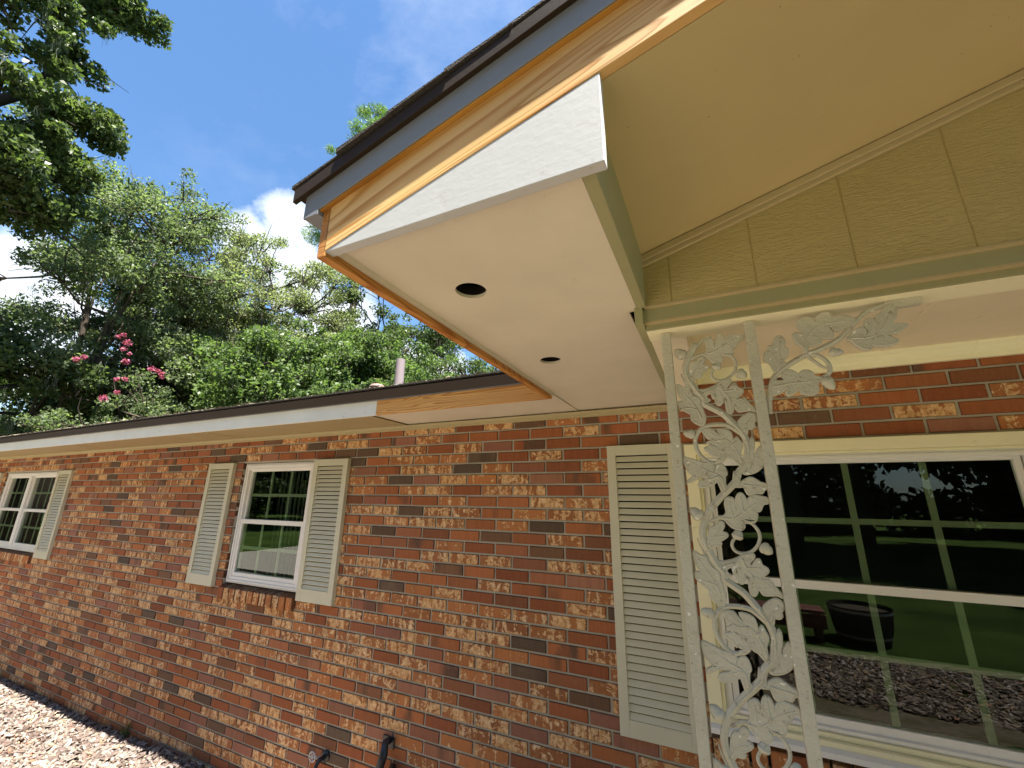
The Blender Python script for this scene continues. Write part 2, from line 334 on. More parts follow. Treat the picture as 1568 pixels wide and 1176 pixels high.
# ------------------------------------------------------------------ ground
def gz(x): return -.345 + (-.035 if x < -5.2 else (-.035*(-(x+4.2)) if x < -4.2 else 0)) + (.012 if x > -4.2 else 0)
mb = MB(); mb.box(-160, 160, -160, 160, -1.4, -.43); obj('ground', mb.mesh('ground'), M['lawn'], kind='structure')
def sheet(name, x0, x1, y0, y1, nx, ny, z, amp, mat, edge=.0):
    X = np.linspace(x0, x1, nx); Y = np.linspace(y0, y1, ny); V = []; ph = rng.uniform(0, 6, 6)
    for yy in Y:
        for xx in X:
            V.append((xx, yy, gz(xx) + z + amp*(math.sin(xx*3.1+ph[0])*math.sin(yy*4.3+ph[1]) + .6*math.sin(xx*9.7+ph[2])*math.sin(yy*8.1+ph[3]))))
    F = [(j*nx+i, j*nx+i+1, (j+1)*nx+i+1, (j+1)*nx+i) for j in range(ny-1) for i in range(nx-1)]
    return obj(name, npmesh(name, V, F), mat, kind='structure')
sheet('lawn', -60, 60, -90, -2.9, 80, 60, -.02, .012, M['lawn'])
sheet('planting_bed', -14, -.6, -5.6, .05, 180, 80, -.012, .008, M['soil'])
sheet('planting_bed', -.6, 12, -5.4, -.05, 90, 50, -.010, .010, M['soil_green'])
mb = MB(); mb.box(-16, -1.6, -11.5, -5.7, -.6, -.335); obj('bounce_driveway', mb.mesh('bounce_driveway'), M['concrete'], kind='structure')  # pale slab added to bounce sunlight up into the shaded wall and soffits
# bark mulch chips (stuff)
def chips(n, x0, x1, y0, y1, smin, smax):
    c = np.stack([rng.uniform(x0, x1, n), rng.uniform(y0, y1, n)], 1)
    z = np.array([gz(a) for a in c[:, 0]]) + rng.uniform(-.012, .022, n)
    L_ = rng.uniform(smin, smax, n); Wd = L_*rng.uniform(.22, .55, n); T = rng.uniform(.002, .006, n)
    yaw = rng.uniform(0, 2*np.pi, n); ti = rng.normal(0, .33, n); tj = rng.normal(0, .4, n)
    a = np.stack([np.cos(yaw)*np.cos(ti), np.sin(yaw)*np.cos(ti), np.sin(ti)], 1)
    b = np.stack([-np.sin(yaw)*np.cos(tj), np.cos(yaw)*np.cos(tj), np.sin(tj)], 1); b -= a*(a*b).sum(1)[:, None]; b /= np.linalg.norm(b, axis=1)[:, None]
    k = np.cross(a, b); P0 = np.stack([c[:, 0], c[:, 1], z], 1)
    V = []
    for sz in (-1, 1):
        for sx, sy in ((-1,-.6),(-.3,-1),(1,-.35),(.75,.9),(-.7,1)):
            j = rng.uniform(.75, 1.15, (n, 2))
            V.append(P0 + a*(sx*L_/2*j[:, 0])[:, None] + b*(sy*Wd/2*j[:, 1])[:, None] + k*(sz*T)[:, None])
    V = np.stack(V, 1).reshape(-1, 3); base_ = (np.arange(n)*10)[:, None]
    F = []
    top = base_ + np.array([5,6,7,8]); top2 = base_ + np.array([5,7,8,9]); 
    F.append(base_ + np.array([5,6,7,8])); F.append(base_ + np.array([5,8,9,5]))
    for i in range(5): F.append(base_ + np.array([i,(i+1)%5,(i+1)%5+5,i+5]))
    Fq = [F[0]] + F[2:]; tri = base_ + np.array([5,8,9])
    Fq = np.concatenate(Fq, 0)
    A = np.zeros((n, 10, 4)); A[:, :, 0] = rng.uniform(0, 1, n)[:, None]; A[:, :, 1] = rng.uniform(0, 1, n)[:, None]; A[..., 3] = 1
    # the five-sided cap is finished with one degenerate-free quad (5,8,9,mid)
    mid = (V.reshape(n, 10, 3)[:, 5] + V.reshape(n, 10, 3)[:, 9])/2
    V2 = np.concatenate([V, mid]); A2 = np.concatenate([A.reshape(-1, 4), A[:, 0]])
    capq = np.stack([np.arange(n)*10+5, np.arange(n)*10+8, np.arange(n)*10+9, np.arange(n)+n*10], 1)
    return V2, np.concatenate([Fq, capq]), A2
parts = [chips(15000, -8.2, -3.2, -1.5, -.004, .025, .085), chips(9000, -8.2, -3.2, -1.5, -.004, .01, .035), chips(9000, -.6, 7, -5.2, -3.5, .03, .09), chips(9000, -5.5, -.6, -5.7, -1.4, .03, .09)]
Vs, Fs, As = [], [], []; o_ = 0
for v_, f_, a_ in parts: Vs.append(v_); Fs.append(f_+o_); As.append(a_); o_ += len(v_)
obj('bark_mulch', npmesh('bark_mulch', np.concatenate(Vs), np.concatenate(Fs), np.concatenate(As)), M['chip'], kind='stuff', label='sun bleached bark mulch spread along the foot of the brick wall')

# ------------------------------------------------------------------ the house
H = thing('brick_house', 'single storey red brick house with sage shutters and a gabled porch under repair', 'house')
CH, BL, JT = .0690, .222, .0105
ZT = 1.903
WX0, WX1 = -12.0, 7.0
# openings x0,x1,z0,z1 (brick edge)
WIN = {'far': (-9.19, -7.56, .905, 1.890), 'mid': (-3.825, -2.92, .905, 1.893), 'big': (-.135, 1.235, .625, 1.898)}
OP = [WIN['far'], WIN['mid'], WIN['big']]
SILL = [(a-.0, b+.0, c-.095, c) for a, b, c, d in OP]
V, F, A = [], [], []
def brick(x0, x1, z0, z1, y=0.0, dep=.095, jit=.0012, tilt=None, col=None):
    if x1-x0 < .012: return
    y = y + random.uniform(-jit, jit)
    c = .0042; b = len(V)
    j = lambda: random.uniform(-.0011, .0011)
    vs = [(x0,y+dep,z0),(x1,y+dep,z0),(x1,y+dep,z1),(x0,y+dep,z1),(x0+j(),y+.004,z0+j()),(x1+j(),y+.004,z0+j()),(x1+j(),y+.004,z1+j()),(x0+j(),y+.004,z1+j()),
          (x0+c,y+j()*.5,z0+c),(x1-c,y+j()*.5,z0+c),(x1-c,y+j()*.5,z1-c),(x0+c,y+j()*.5,z1-c)]
    if tilt: vs = [(vx, tilt(vy, vz)[0], tilt(vy, vz)[1]) for vx, vy, vz in vs]
    V.extend(vs)
    for k in range(4):
        l = (k+1) % 4; F.append((b+k, b+l, b+l+4, b+k+4)); F.append((b+k+4, b+l+4, b+l+8, b+k+8))
    F.append((b+8, b+9, b+10, b+11)); F.append((b+3, b+2, b+1, b+0))
    r = random.random() if col is None else col
    rg, rb = random.random(), random.random()
    A.extend([(r, rg, rb, 0 if k_ < 8 else 1) for k_ in range(12)])
def bricktype(x, z):
    p = random.random()
    cream = .43 + .20*math.exp(-((z-.75)/.35)**2)*(1 if x < -1.2 else .3) - (.16 if x > -.15 else 0)
    if p < cream: return random.uniform(.60, 1.0)
    p = random.random()
    if p < .10: return random.uniform(.02, .11)
    if p < .24: return random.uniform(.43, .53)
    return random.uniform(.12, .42)
k0 = -4
for k in range(-6, 36):
    zt = ZT - k*CH; zb = zt - CH; z0, z1 = zb + JT/2, zt - JT/2
    if z0 > 2.30: continue
    ph = -1.03 + (0 if k % 2 == 0 else BL/2) + random.uniform(-.004, .004)
    i = math.floor((WX0-ph)/BL)
    while ph + i*BL < WX1:
        a = ph + i*BL + JT/2 + random.uniform(-.0015, .0015); b = ph + (i+1)*BL - JT/2; i += 1
        segs = [(a, b)]
        for (ox0, ox1, oz0, oz1) in OP + SILL:
            if z1 > oz0+.004 and z0 < oz1-.004:
                ns = []
                for (s0, s1) in segs:
                    if s1 <= ox0 or s0 >= ox1: ns.append((s0, s1))
                    else:
                        if s0 < ox0: ns.append((s0, ox0))
                        if s1 > ox1: ns.append((ox1, s1))
                segs = ns
        t = bricktype((a+b)/2, zb)
        for (s0, s1) in segs: brick(max(s0, WX0), min(s1, WX1), z0, z1, col=t)
# sloping rowlock sills
for (ox0, ox1, oz0, oz1) in SILL:
    n = max(3, round((ox1-ox0)/.0735)); w = (ox1-ox0)/n
    def tilt(yy, zz, zc=oz1): # rotate forward
        return (yy - .012, zz + (yy)*.30 - (.018))
    for i in range(n):
        r = random.choice([.2, .58, .62, .7, .75, .85, .9, .95, 1.0])
        brick(ox0+i*w+.005, ox0+(i+1)*w-.005, oz0+.006, oz1, y=-.016, dep=.11, tilt=tilt, col=r)
me = bpy.data.meshes.new('brick_wall')
# mortar boxes appended as second material
nb = len(F); mo = MB()
xs = sorted({WX0, WX1, *[v for o in OP for v in (o[0], o[1])]})
for i in range(len(xs)-1):
    a, b = xs[i], xs[i+1]; cuts = [(o[2]-.095, o[3]) for o in OP if o[0] <= a+1e-6 and o[1] >= b-1e-6]
    zz = -.5
    for c0, c1 in cuts:
        mo.box(a, b, .0075, .10, zz, c0); mo.box(a, b, .03, .10, c0, c0+.085); zz = c1
    mo.box(a, b, .0075, .10, zz, 2.30)
nv = len(V); V2 = V + mo.v; F2 = F + [tuple(i+nv for i in f) for f in mo.f]; A2 = A + [(0,0,0,1)]*len(mo.v)
me.from_pydata(V2, [], F2); me.update()
ca = me.color_attributes.new('v', 'FLOAT_COLOR', 'POINT'); ca.data.foreach_set('color', np.array(A2, np.float32).ravel())
me.polygons.foreach_set('material_index', [0]*nb + [1]*(len(F2)-nb))
bm = bmesh.new(); bm.from_mesh(me); bmesh.ops.recalc_face_normals(bm, faces=bm.faces); bm.to_mesh(me); bm.free()
obj('brick_wall', me, [M['brick'], M['mortar']], H)
mb = MB(); mb.box(WX0, WX0+.1, .101, 8.9, -.5, 2.3); mb.box(WX1-.1, WX1, .101, 8.9, -.5, 2.3); mb.box(WX0, WX1, 8.901, 9.0, -.5, 2.3); mb.box(WX0+.12, WX1-.12, .9, .95, -.4, 2.2)
mb.build('side_wall', M['mortar'], H)

# ---- windows
def window(name, x0, x1, z0, z1, units, y=.022, fw_=.052, sash=.038, cols=3, sill=True, recess_trim=None, zmid=None, label=None, gw=.0125):
    f = MB()
    f.ring(x0, x1, z0, z1, fw_, y, y+.07)
    f.ring(x0+.012, x1-.012, z0+.012, z1-.012, .016, y-.007, y-.0002)
    n = len(units)
    if n > 1:
        for a, b in zip(units[:-1], units[1:]): f.box(a[1], b[0], y-.006, y+.07, z0+fw_+.001, z1-fw_-.001)
    fr = f.build('window', M['white'], H, bevel=.002)
    if label: fr['label'] = label
    for (a, b) in units:
        zm = (z0+z1)/2 if zmid is None else zmid
        zl, zh = z0+fw_-.004, z1-fw_+.004
        up_ = MB(); up_.ring(a, b, zm-.018, zh, .022, y+.022, y+.050, wb=.036, wt=.02); up_.build('sash', M['white'], fr, bevel=.0015)
        lo = MB(); lo.ring(a, b, zl, zm+.018, .026, y+.006, y+.040, wb=.034, wt=.036)
        lo.build('sash', M['white'], fr, bevel=.0015)
        for (zz0, zz1, yy) in ((zm+.014, zh-.018, y+.036), (zl+.030, zm-.014, y+.018)):
            p = MB(); p.box(a+.02, b-.02, yy, yy+.003, zz0, zz1); p.build('pane', M['glass'], fr)
            g = MB(); gx = [(a+.024)+(b-a-.048)*t/cols for t in range(1, cols)]; zc = (zz0+zz1)/2
            for x in gx: g.box(x-gw, x+gw, yy+.008, yy+.014, zz0, zz1)
            for u, v in zip([a+.022]+[x+gw+.0001 for x in gx], [x-gw-.0001 for x in gx]+[b-.022]): g.box(u, v, yy+.0085, yy+.0135, zc-gw, zc+gw)
            g.build('grille', M['grille'], fr)
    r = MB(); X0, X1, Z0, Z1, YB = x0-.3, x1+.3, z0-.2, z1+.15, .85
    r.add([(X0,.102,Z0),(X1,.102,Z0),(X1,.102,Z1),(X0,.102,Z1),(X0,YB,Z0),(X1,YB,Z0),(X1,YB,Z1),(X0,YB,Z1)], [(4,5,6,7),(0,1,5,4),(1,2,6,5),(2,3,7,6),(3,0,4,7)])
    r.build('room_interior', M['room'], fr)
    return fr
w1 = window('w', -3.815, -2.93, .912, 1.888, [(-3.765, -2.98)], label='single sash window with white frame between two shutters')
w2 = window('w', -9.175, -7.58, .912, 1.885, [(-9.125, -8.425), (-8.335, -7.63)], label='double window with white frame at the far end of the wall')
w3 = window('w', -.062, 1.165, .690, 1.835, [(-.030, 1.128)], y=.012, fw_=.030, cols=4, gw=.0125, zmid=1.254, label='large window beside the porch column with cream trim')
c = MB()
for i in range(15):
    x = -3.70 + i*.028; c.box(x, x+.02, .30+.02*(i % 2), .31+.02*(i % 2), .92, 1.86)
for i in range(14):
    x = -3.30 + i*.022; c.box(x, x+.014, .25+.02*(i % 2), .26+.02*(i % 2), .92, 1.86)
c.build('curtain', M['curtain'], w1)
# outer casing of the large window
t = MB(); t.ring(-.134, 1.234, .626, 1.896, .056, -.030, .022, wb=.055, wt=.054); t.ring(-.0779, 1.1779, .6811, 1.8419, .0155, -.008, .0115, wb=.02, wt=.010)
t.build('window_casing', M['cream'], H, bevel=.003, label='cream wooden casing round the large window')
s = MB(); s.prism([(-.052,.628),(-.052,.650),(-.031,.662),(-.031,.628)], 0, -.134, 1.234); s.build('window_sill', M['white'], H, bevel=.002)

# ---- shutters
def shutter(x0, x1, z0, z1, top, bot, n, label):
    f = MB(); yF, yB = -.030, .004; st = .047
    f.box(x0, x0+st, yF, yB, z0, z1); f.box(x1-st, x1, yF, yB, z0, z1)
    f.box(x0+st, x1-st, yF+.0006, yB, z1-top, z1); f.box(x0+st, x1-st, yF+.0006, yB, z0, z0+bot)
    fr = f.build('shutter', M['shutter'], H, bevel=.0015, label=label)
    l = MB(); h = (z1-top-z0-bot)/n
    for i in range(n):
        zz = z0+bot+i*h
        l.prism([(-.0250, zz+.0008), (-.0256, zz+.0036), (-.0150, zz+h-.0066), (-.004, zz+h-.0066), (-.004, zz+.0008)], 0, x0+st-.001, x1-st+.001)
    l.build('louvres', M['shutter'], fr)
    l = MB(); l.box(x0+st, x1-st, -.0039, yB, z0+bot, z1-top); l.build('shade_backing', M['dark'], fr)  # near-black panel paints the shade in the slots between louvres
shutter(-.540, -.172, .526, 1.906, .055, .072, 36, 'tall louvred sage shutter behind the iron column')
shutter(-2.888, -2.520, .872, 1.896, .050, .085, 28, 'louvred sage shutter on the right of the single window')
shutter(-4.290, -3.922, .872, 1.896, .050, .085, 28, 'louvred sage shutter on the left of the single window')
shutter(-7.455, -7.087, .872, 1.890, .050, .085, 28, 'louvred sage shutter beside the far double window')
shutter(-9.66, -9.292, .872, 1.890, .050, .085, 28, 'louvred sage shutter left of the far double window')

# ---- main eave
XF = -.708
mb = MB(); mb.box(-1.858, XF, -.476, -.456, 2.101, 2.215); mb.build('eave_fascia', M['wood_f'], H, bevel=.0015, label='bare new pine fascia board at the eave corner')
mb = MB(); mb.box(-12.5, -1.8595, -.475, -.457, 2.099, 2.215); mb.build('eave_fascia', M['fascia_white'], H, bevel=.0015, label='long old white fascia board')
mb = MB(); mb.box(-12.5, XF-.02, -.482, -.4765, 2.190, 2.2155); mb.build('fascia_strip', M['grey_board'], H)
mb = MB(); mb.prism([(-.4825,2.197),(-.4925,2.195),(-.4945,2.252),(-.470,2.262),(-.455,2.262),(-.455,2.217),(-.4825,2.217)], 0, -12.55, XF-.03); mb.build('drip_edge', M['drip'], H, label='dark metal drip edge along the long eave')
for x in (-3.84, -6.9, -9.95):
    pass
for x0, x1 in ((-12.4, -9.956), (-9.95, -6.906), (-6.9, -4.466), (-4.46, -1.985), ):
    mb = MB(); mb.box(x0, x1-.004, -.4565, -.002, 2.118, 2.127); mb.build('soffit_panel', M['soffit_old'], H)
for x, w_ in ((-3.84, .006), (-6.25, .006), (-8.7, .006), (-1.985, .007)):
    mb = MB(); mb.box(x-w_, x+w_, -.456, -.03, 2.1145 if w_ < .0065 else 2.116, 2.1178); mb.build('soffit_seam', M['tanline'], H)
mb = MB(); mb.box(-1.984, -.703, -.4555, -.002, 2.126, 2.134); mb.build('soffit_panel', M['soffit_new'], H, label='new primed soffit panel between the old eave and the boxed gable end')
mb = MB(); mb.prism([(-.455,2.123),(-.455,2.1257),(-.03,2.1257),(-.03,2.123)], 0, -.712, -.702); mb.build('soffit_seam', M['soffit_new'], H)
# boxed gable soffit with two lamp holes
def plate_with_holes(name, outline, holes, z0, th, mat, parent, **kw):
    cu = bpy.data.curves.new(name, 'CURVE'); cu.dimensions = '2D'; cu.fill_mode = 'BOTH'; cu.extrude = th/2
    def sp(pts):
        s_ = cu.splines.new('POLY'); s_.points.add(len(pts)-1)
        for i_, p in enumerate(pts): s_.points[i_].co = (p[0], p[1], 0, 1)
        s_.use_cyclic_u = True
    sp(outline)
    for (hx, hy, hr) in holes: sp([(hx+hr*math.cos(2*math.pi*i/40), hy+hr*math.sin(2*math.pi*i/40)) for i in range(40)])
    co = bpy.data.objects.new('tmp', cu); C.objects.link(co); bpy.context.view_layer.update()
    me = bpy.data.meshes.new_from_object(co.evaluated_get(bpy.context.evaluated_depsgraph_get())); me.name = name
    bpy.data.objects.remove(co); bpy.data.curves.remove(cu)
    me.transform(Matrix.Translation((0, 0, z0+th/2))); me.materials.clear()
    return obj(name, me, mat, parent, **kw)
holes = [(-.527, -1.560, .041), (-.532, -.950, .041)]
bs = plate_with_holes('box_soffit', [(XF, -1.845), (-.1515, -1.845), (-.1515, -1.262), (-.1745, -1.262), (-.1745, -.002), (-.700, -.002), (-.700, -.455), (XF, -.455)], holes, 2.128, .009, M['soffit_new'], H, label='primed soffit of the boxed gable end with two round lamp holes')
for (hx, hy, hr) in holes:
    mb = MB(); n = 32
    vs = [(hx+hr*.995*math.cos(2*math.pi*i/n), hy+hr*.995*math.sin(2*math.pi*i/n), z) for z in (2.1375, 2.165) for i in range(n)]
    R2 = .075
    vs += [(hx+R2*math.cos(2*math.pi*i/n), hy+R2*math.sin(2*math.pi*i/n), z) for z in (2.166, 2.20) for i in range(n)]
    fs = []
    for lv in (0, 1, 2): fs += [(lv*n+i, lv*n+(i+1) % n, (lv+1)*n+(i+1) % n, (lv+1)*n+i) for i in range(n)]
    fs.append(tuple(3*n+i for i in range(n))); mb.add(vs, fs); mb.build('lamp_hole', M['dark'], bs)
mb = MB(); mb.prism([(XF+.0002,2.119),(XF+.010,2.121),(XF+.013,2.1277),(XF+.0002,2.1277)], 1, -1.842, -.46); mb.build('corner_bead', M['soffit_new'], H)
# wall trim below the soffits
M['frieze'] = paint('frieze_paint', (.42, .35, .19), .5, .3, .06, dirt=.3)
mb = MB(); mb.prism([(-.018,2.084),(-.020,2.103),(-.030,2.106),(-.033,2.1175),(-.002,2.1175),(-.002,2.084)], 0, -12.0, -.176); mb.build('frieze_moulding', M['frieze'], H, bevel=.0015)
# ---- rake boards (sloping)
SL, Z0 = .294, 2.322
L0, APX = -.732, 3.0
def rake(dz0, dz1, y0, y1, x0, x1, name, mat, **kw):
    # local frame along the slope so that the grain follows the board
    ang = math.atan(SL); ln = (x1-x0)/math.cos(ang); c_ = math.cos(ang)
    mb = MB(); e = math.tan(ang)
    h0, h1 = dz0*c_, dz1*c_
    # ends plumb
    mb.add([(0+h0*e, y0, h0), (ln+h0*e, y0, h0), (ln+h1*e, y0, h1), (0+h1*e, y0, h1), (0+h0*e, y1, h0), (ln+h0*e, y1, h0), (ln+h1*e, y1, h1), (0+h1*e, y1, h1)],
           [(0,3,2,1),(4,5,6,7),(0,1,5,4),(1,2,6,5),(2,3,7,6),(3,0,4,7)])
    o = mb.build(name, mat, H, bevel=.0012, **kw)
    o.location = (x0, 0, Z0+SL*x0); o.rotation_euler = (0, -ang, 0)
    return o
YR = -1.866
rake(0, .113, YR, YR+.019, L0+.020, APX, 'rake_board', M['wood'], label='bare pine rake board under the grey trim')
rake(.108, .150, YR-.011, YR-.0002, L0-.02, APX, 'furring_strip', M['wood_o'])
rake(.109, .176, YR-.0145, YR-.0112, L0-.045, APX, 'rake_trim', M['grey_board'], label='pale grey trim board along the sloping rake')
rake(.1502, .192, YR-.011, YR+.03, L0-.045, APX, 'furring_strip', M['wood_o'])
rake(.168, .200, YR-.0250, YR-.0150, L0-.078, APX, 'drip_edge', M['drip'], label='brown metal drip edge along the rake')
rake(.1922, .202, YR-.0149, YR+.05, L0-.078, APX, 'drip_flange', M['drip'])
# eave side of the gable box
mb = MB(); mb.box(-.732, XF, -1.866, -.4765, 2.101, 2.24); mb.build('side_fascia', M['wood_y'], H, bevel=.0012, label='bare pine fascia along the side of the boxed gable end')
mb = MB(); mb.box(-.777, -.7325, -1.8809, -.50, 2.205, 2.215); mb.box(-.777, -.770, -1.8808, -.50, 2.2151, 2.28); mb.build('side_trim', M['grey_board'], H)
mb = MB(); mb.box(-.80, -.7775, -1.885, -.50, 2.262, 2.292); mb.build('drip_edge', M['drip'], H)
# white triangular end board
mb = MB(); a, b, zb = -.718, -.104, 2.110
zt_ = lambda x: Z0+SL*x-.0015
mb.prism([(a, zb), (b, zb), (b, zt_(b)), (a, zt_(a)+.0)], 1, YR+.0012, YR+.0225) if zt_(a) > zb+.003 else mb.prism([(a, zb), (b, zb), (b, zt_(b)), (a+.005, zb+.004)], 1, YR+.0012, YR+.0225)
mb.build('end_board', M['primed'], H, bevel=.0015, label='white primed wedge shaped board closing the boxed gable end')
# frieze board and inner face of the box
mb = MB(); mb.prism([(-.151,2.126),(-.126,2.126),(-.126,Z0+SL*-.126-.0003),(-.151,Z0+SL*-.151-.0003)], 1, YR+.0235, -1.2765); mb.build('box_side_board', M['sage'], H, bevel=.002)
# sloping soffit of the gable overhang
mb = MB(); mb.prism([(-.155, Z0+SL*-.155+.001), (APX, Z0+SL*APX+.001), (APX, Z0+SL*APX+.012), (-.155, Z0+SL*-.155+.012)], 1, YR+.020, -1.10)
mb.build('gable_soffit', M['gable_soffit'], H, label='tan painted sloping soffit of the gable overhang')
# right hand slope (mirrored about the ridge)
def mir(x): return 2*APX - x
mb = MB()
mb.prism([(APX, Z0+SL*APX+.001), (mir(-.73), Z0+SL*-.73+.001), (mir(-.73), Z0+SL*-.73+.012), (APX, Z0+SL*APX+.012)], 1, YR+.020, -1.10); mb.build('gable_soffit', M['gable_soffit'], H)
mb = MB(); mb.prism([(APX, Z0+SL*APX), (mir(-.73), Z0+SL*-.73), (mir(-.73), Z0+SL*-.73+.113), (APX, Z0+SL*APX+.113)], 1, YR, YR+.019); mb.build('rake_board', M['wood'], H)
mb = MB(); mb.prism([(APX, Z0+SL*APX+.1135), (mir(-.78), Z0+SL*-.78+.1135), (mir(-.78), Z0+SL*-.78+.2), (APX, Z0+SL*APX+.2)], 1, YR-.0155, YR); mb.build('rake_trim', M['grey_board'], H)
# gable siding with vertical grooves
G = -1.275; g0 = .148 - .205*1
mb = MB(); pts = [(-.131, G)]
xg = g0
while xg < mir(-.13)-.05:
    if xg > -.12: pts += [(xg-.0026, G), (xg-.0006, G+.0024), (xg+.0006, G+.0024), (xg+.0026, G)]
    xg += .205
pts += [(mir(-.131), G), (mir(-.131), G+.016), (-.131, G+.016)]
def zs(x): return Z0+SL*(x if x < APX else 2*APX-x)
# insert the ridge
out = []
for i, p in enumerate(pts):
    out.append(p)
n = len(out); vs = [(p[0], p[1], 2.131) for p in out] + [(p[0], p[1], zs(p[0])) for p in out]
mb.add(vs, [(i, (i+1) % n, (i+1) % n+n, i+n) for i in range(n)] + [tuple(range(n))[::-1]])
mb.build('gable_siding', M['siding'], H, label='olive textured vertical groove siding in the gable')
rk = MB(); rk.prism([(-.13, zs(-.13)-.034), (APX, zs(APX)-.034), (APX, zs(APX)-.0005), (-.13, zs(-.13)-.0005)], 1, G-.012, G-.0005)
rk.prism([(-.13, zs(-.13)-.022), (APX, zs(APX)-.022), (APX, zs(APX)-.0008), (-.13, zs(-.13)-.0008)], 1, G-.022, G-.0122)
rk.build('rake_moulding', M['tanline'], H, bevel=.003, label='tan moulding between the gable siding and its soffit')
# porch beam
mb = MB(); mb.box(-.138, 6.1, -1.262, -1.2425, 2.088, 2.1303); mb.build('beam_fascia', M['sage'], H, bevel=.002, label='upper olive beam board under the gable siding')
mb = MB(); mb.box(-.135, 6.1, -1.2424, -1.2325, 2.072, 2.12); mb.build('beam_fascia', M['sage'], H, bevel=.001, label='lower olive beam board above the iron column')
mb = MB(); mb.prism([(-1.2622,2.0865),(-1.2622,2.0905),(-1.2428,2.0905),(-1.2428,2.0865)], 0, -.139, 6.1); mb.build('beam_bead', M['tanline'], H)
mb = MB(); mb.prism([(-1.2775,2.127),(-1.2775,2.1325),(-1.2625,2.1325),(-1.2625,2.127)], 0, -.132, 6.1); mb.build('siding_lip', M['tanline'], H)
mb = MB(); mb.box(-.1355, 6.1, -1.2323, -1.150, 2.0715, 2.31); mb.build('porch_beam', M['cream'], H, bevel=.0015, label='cream porch beam carried by the iron column')
mb = MB(); mb.box(-.158, -.1362, -1.285, -.001, 2.078, 2.127); mb.build('beam_side_board', M['sage'], H, bevel=.0015)
mb = MB(); mb.box(-.136, -.034, -1.149, -.001, 2.0785, 2.31); mb.build('side_beam', M['ceil'], H, bevel=.0015)
mb = MB(); mb.box(-.0335, 6.1, -1.149, -.001, 2.285, 2.295); mb.build('porch_ceiling', M['ceil'], H, label='pinkish beige porch ceiling panel')
mb = MB(); mb.box(.742, .760, -1.148, -.055, 2.281, 2.2848); mb.build('ceiling_batten', M['ceil'], H)
mb = MB(); mb.prism([(-.022,2.217),(-.024,2.240),(-.034,2.246),(-.040,2.265),(-.052,2.272),(-.055,2.2848),(-.001,2.2848),(-.001,2.217)], 0, -.0335, 6.1); mb.build('crown_moulding', paint('crown_paint', (.93,.92,.64), .45, .3, .04, dirt=.2, dirtc=(.4,.3,.15)), H, bevel=.001, label='cream crown moulding at the top of the porch wall')
# far side porch return (out of the photograph)
mb = MB(); mb.box(6.101, 6.2, -1.27, -.001, 2.07, 2.35); mb.build('side_beam', M['sage'], H)
mb = MB(); mb.box(mir(-.125), mir(-.73), YR+.02, -.46, 2.128, 2.137); mb.build('box_soffit', M['soffit_new'], H)
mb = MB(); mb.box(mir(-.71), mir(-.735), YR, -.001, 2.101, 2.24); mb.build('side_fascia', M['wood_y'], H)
# roofs
def slab(poly4, th, name, mat):
    mb = MB(); a = [Vector(p) for p in poly4]; nrm = (a[1]-a[0]).cross(a[3]-a[0]).normalized()
    if nrm.z < 0: nrm = -nrm
    mb.add([tuple(p) for p in a] + [tuple(p+nrm*th) for p in a], [(3,2,1,0),(4,5,6,7),(0,1,5,4),(1,2,6,5),(2,3,7,6),(3,0,4,7)]); return mb
rz = 2.527
mb = slab([(-.80, YR-.014, rz+SL*-.80), (APX, YR-.014, rz+SL*APX), (APX, 4.5, rz+SL*APX), (-.80, 4.5, rz+SL*-.80)], .004, 'r', None)
m2 = slab([(APX, YR-.014, rz+SL*APX), (mir(-.80), YR-.014, rz+SL*-.80), (mir(-.80), 4.5, rz+SL*-.80), (APX, 4.5, rz+SL*APX)], .004, 'r', None); mb.add(m2.v, m2.f)
MR = .285
m5 = slab([(-.80, .30, 2.262+MR*.786), (7.6, .30, 2.262+MR*.786), (7.6, 4.5, 2.262+MR*4.986), (-.80, 4.5, 2.262+MR*4.986)], .004, 'r', None); mb.add(m5.v, m5.f)
m3 = slab([(-12.6, -.486, 2.262), (-.8, -.486, 2.262), (-.8, 4.5, 2.262+MR*4.986), (-12.6, 4.5, 2.262+MR*4.986)], .004, 'r', None); mb.add(m3.v, m3.f)
m4 = slab([(-12.6, 4.5, 2.262+MR*4.986), (7.6, 4.5, 2.262+MR*4.986), (7.6, 9.4, 2.262), (-12.6, 9.4, 2.262)], .004, 'r', None); mb.add(m4.v, m4.f)
rf = mb.build('roof', M['shingle'], H, label='shallow shingle roof seen only at its edges')
mb = MB(); x = -.82; k = 0          # shingle courses of the gable slope: their ends step up the rake
while x < 1.2:
    e = random.choice([.003, .006, .009, .004]); j = .004*(k % 2)
    xe = x+.15
    mb.add([(x, YR-.023-e, rz+SL*x+.005), (xe, YR-.023-e, rz+SL*xe+.003), (xe, -.3, rz+SL*xe+.003), (x, -.3, rz+SL*x+.005),
            (x, YR-.023-e, rz+SL*x+.014+j), (xe, YR-.023-e, rz+SL*xe+.006), (xe, -.3, rz+SL*xe+.006), (x, -.3, rz+SL*x+.014+j)], [(3,2,1,0),(4,5,6,7),(0,1,5,4),(1,2,6,5),(2,3,7,6),(3,0,4,7)])
    x += .139; k += 1
mb.build('shingle_courses', M['shingle'], rf)
mb = MB(); x = -12.5                # starter tabs on the long eave
while x < -.9:
    w = random.uniform(.15, .30); e = random.uniform(.0, .002); z = 2.2665
    mb.box(x, x+w-.004, -.4950-e, -.2, z, z+random.uniform(.004, .007)); x += w
mb.build('shingle_courses', M['shingle'], rf)
V_, F_ = [], []                      # leaf litter lying on the eave edge
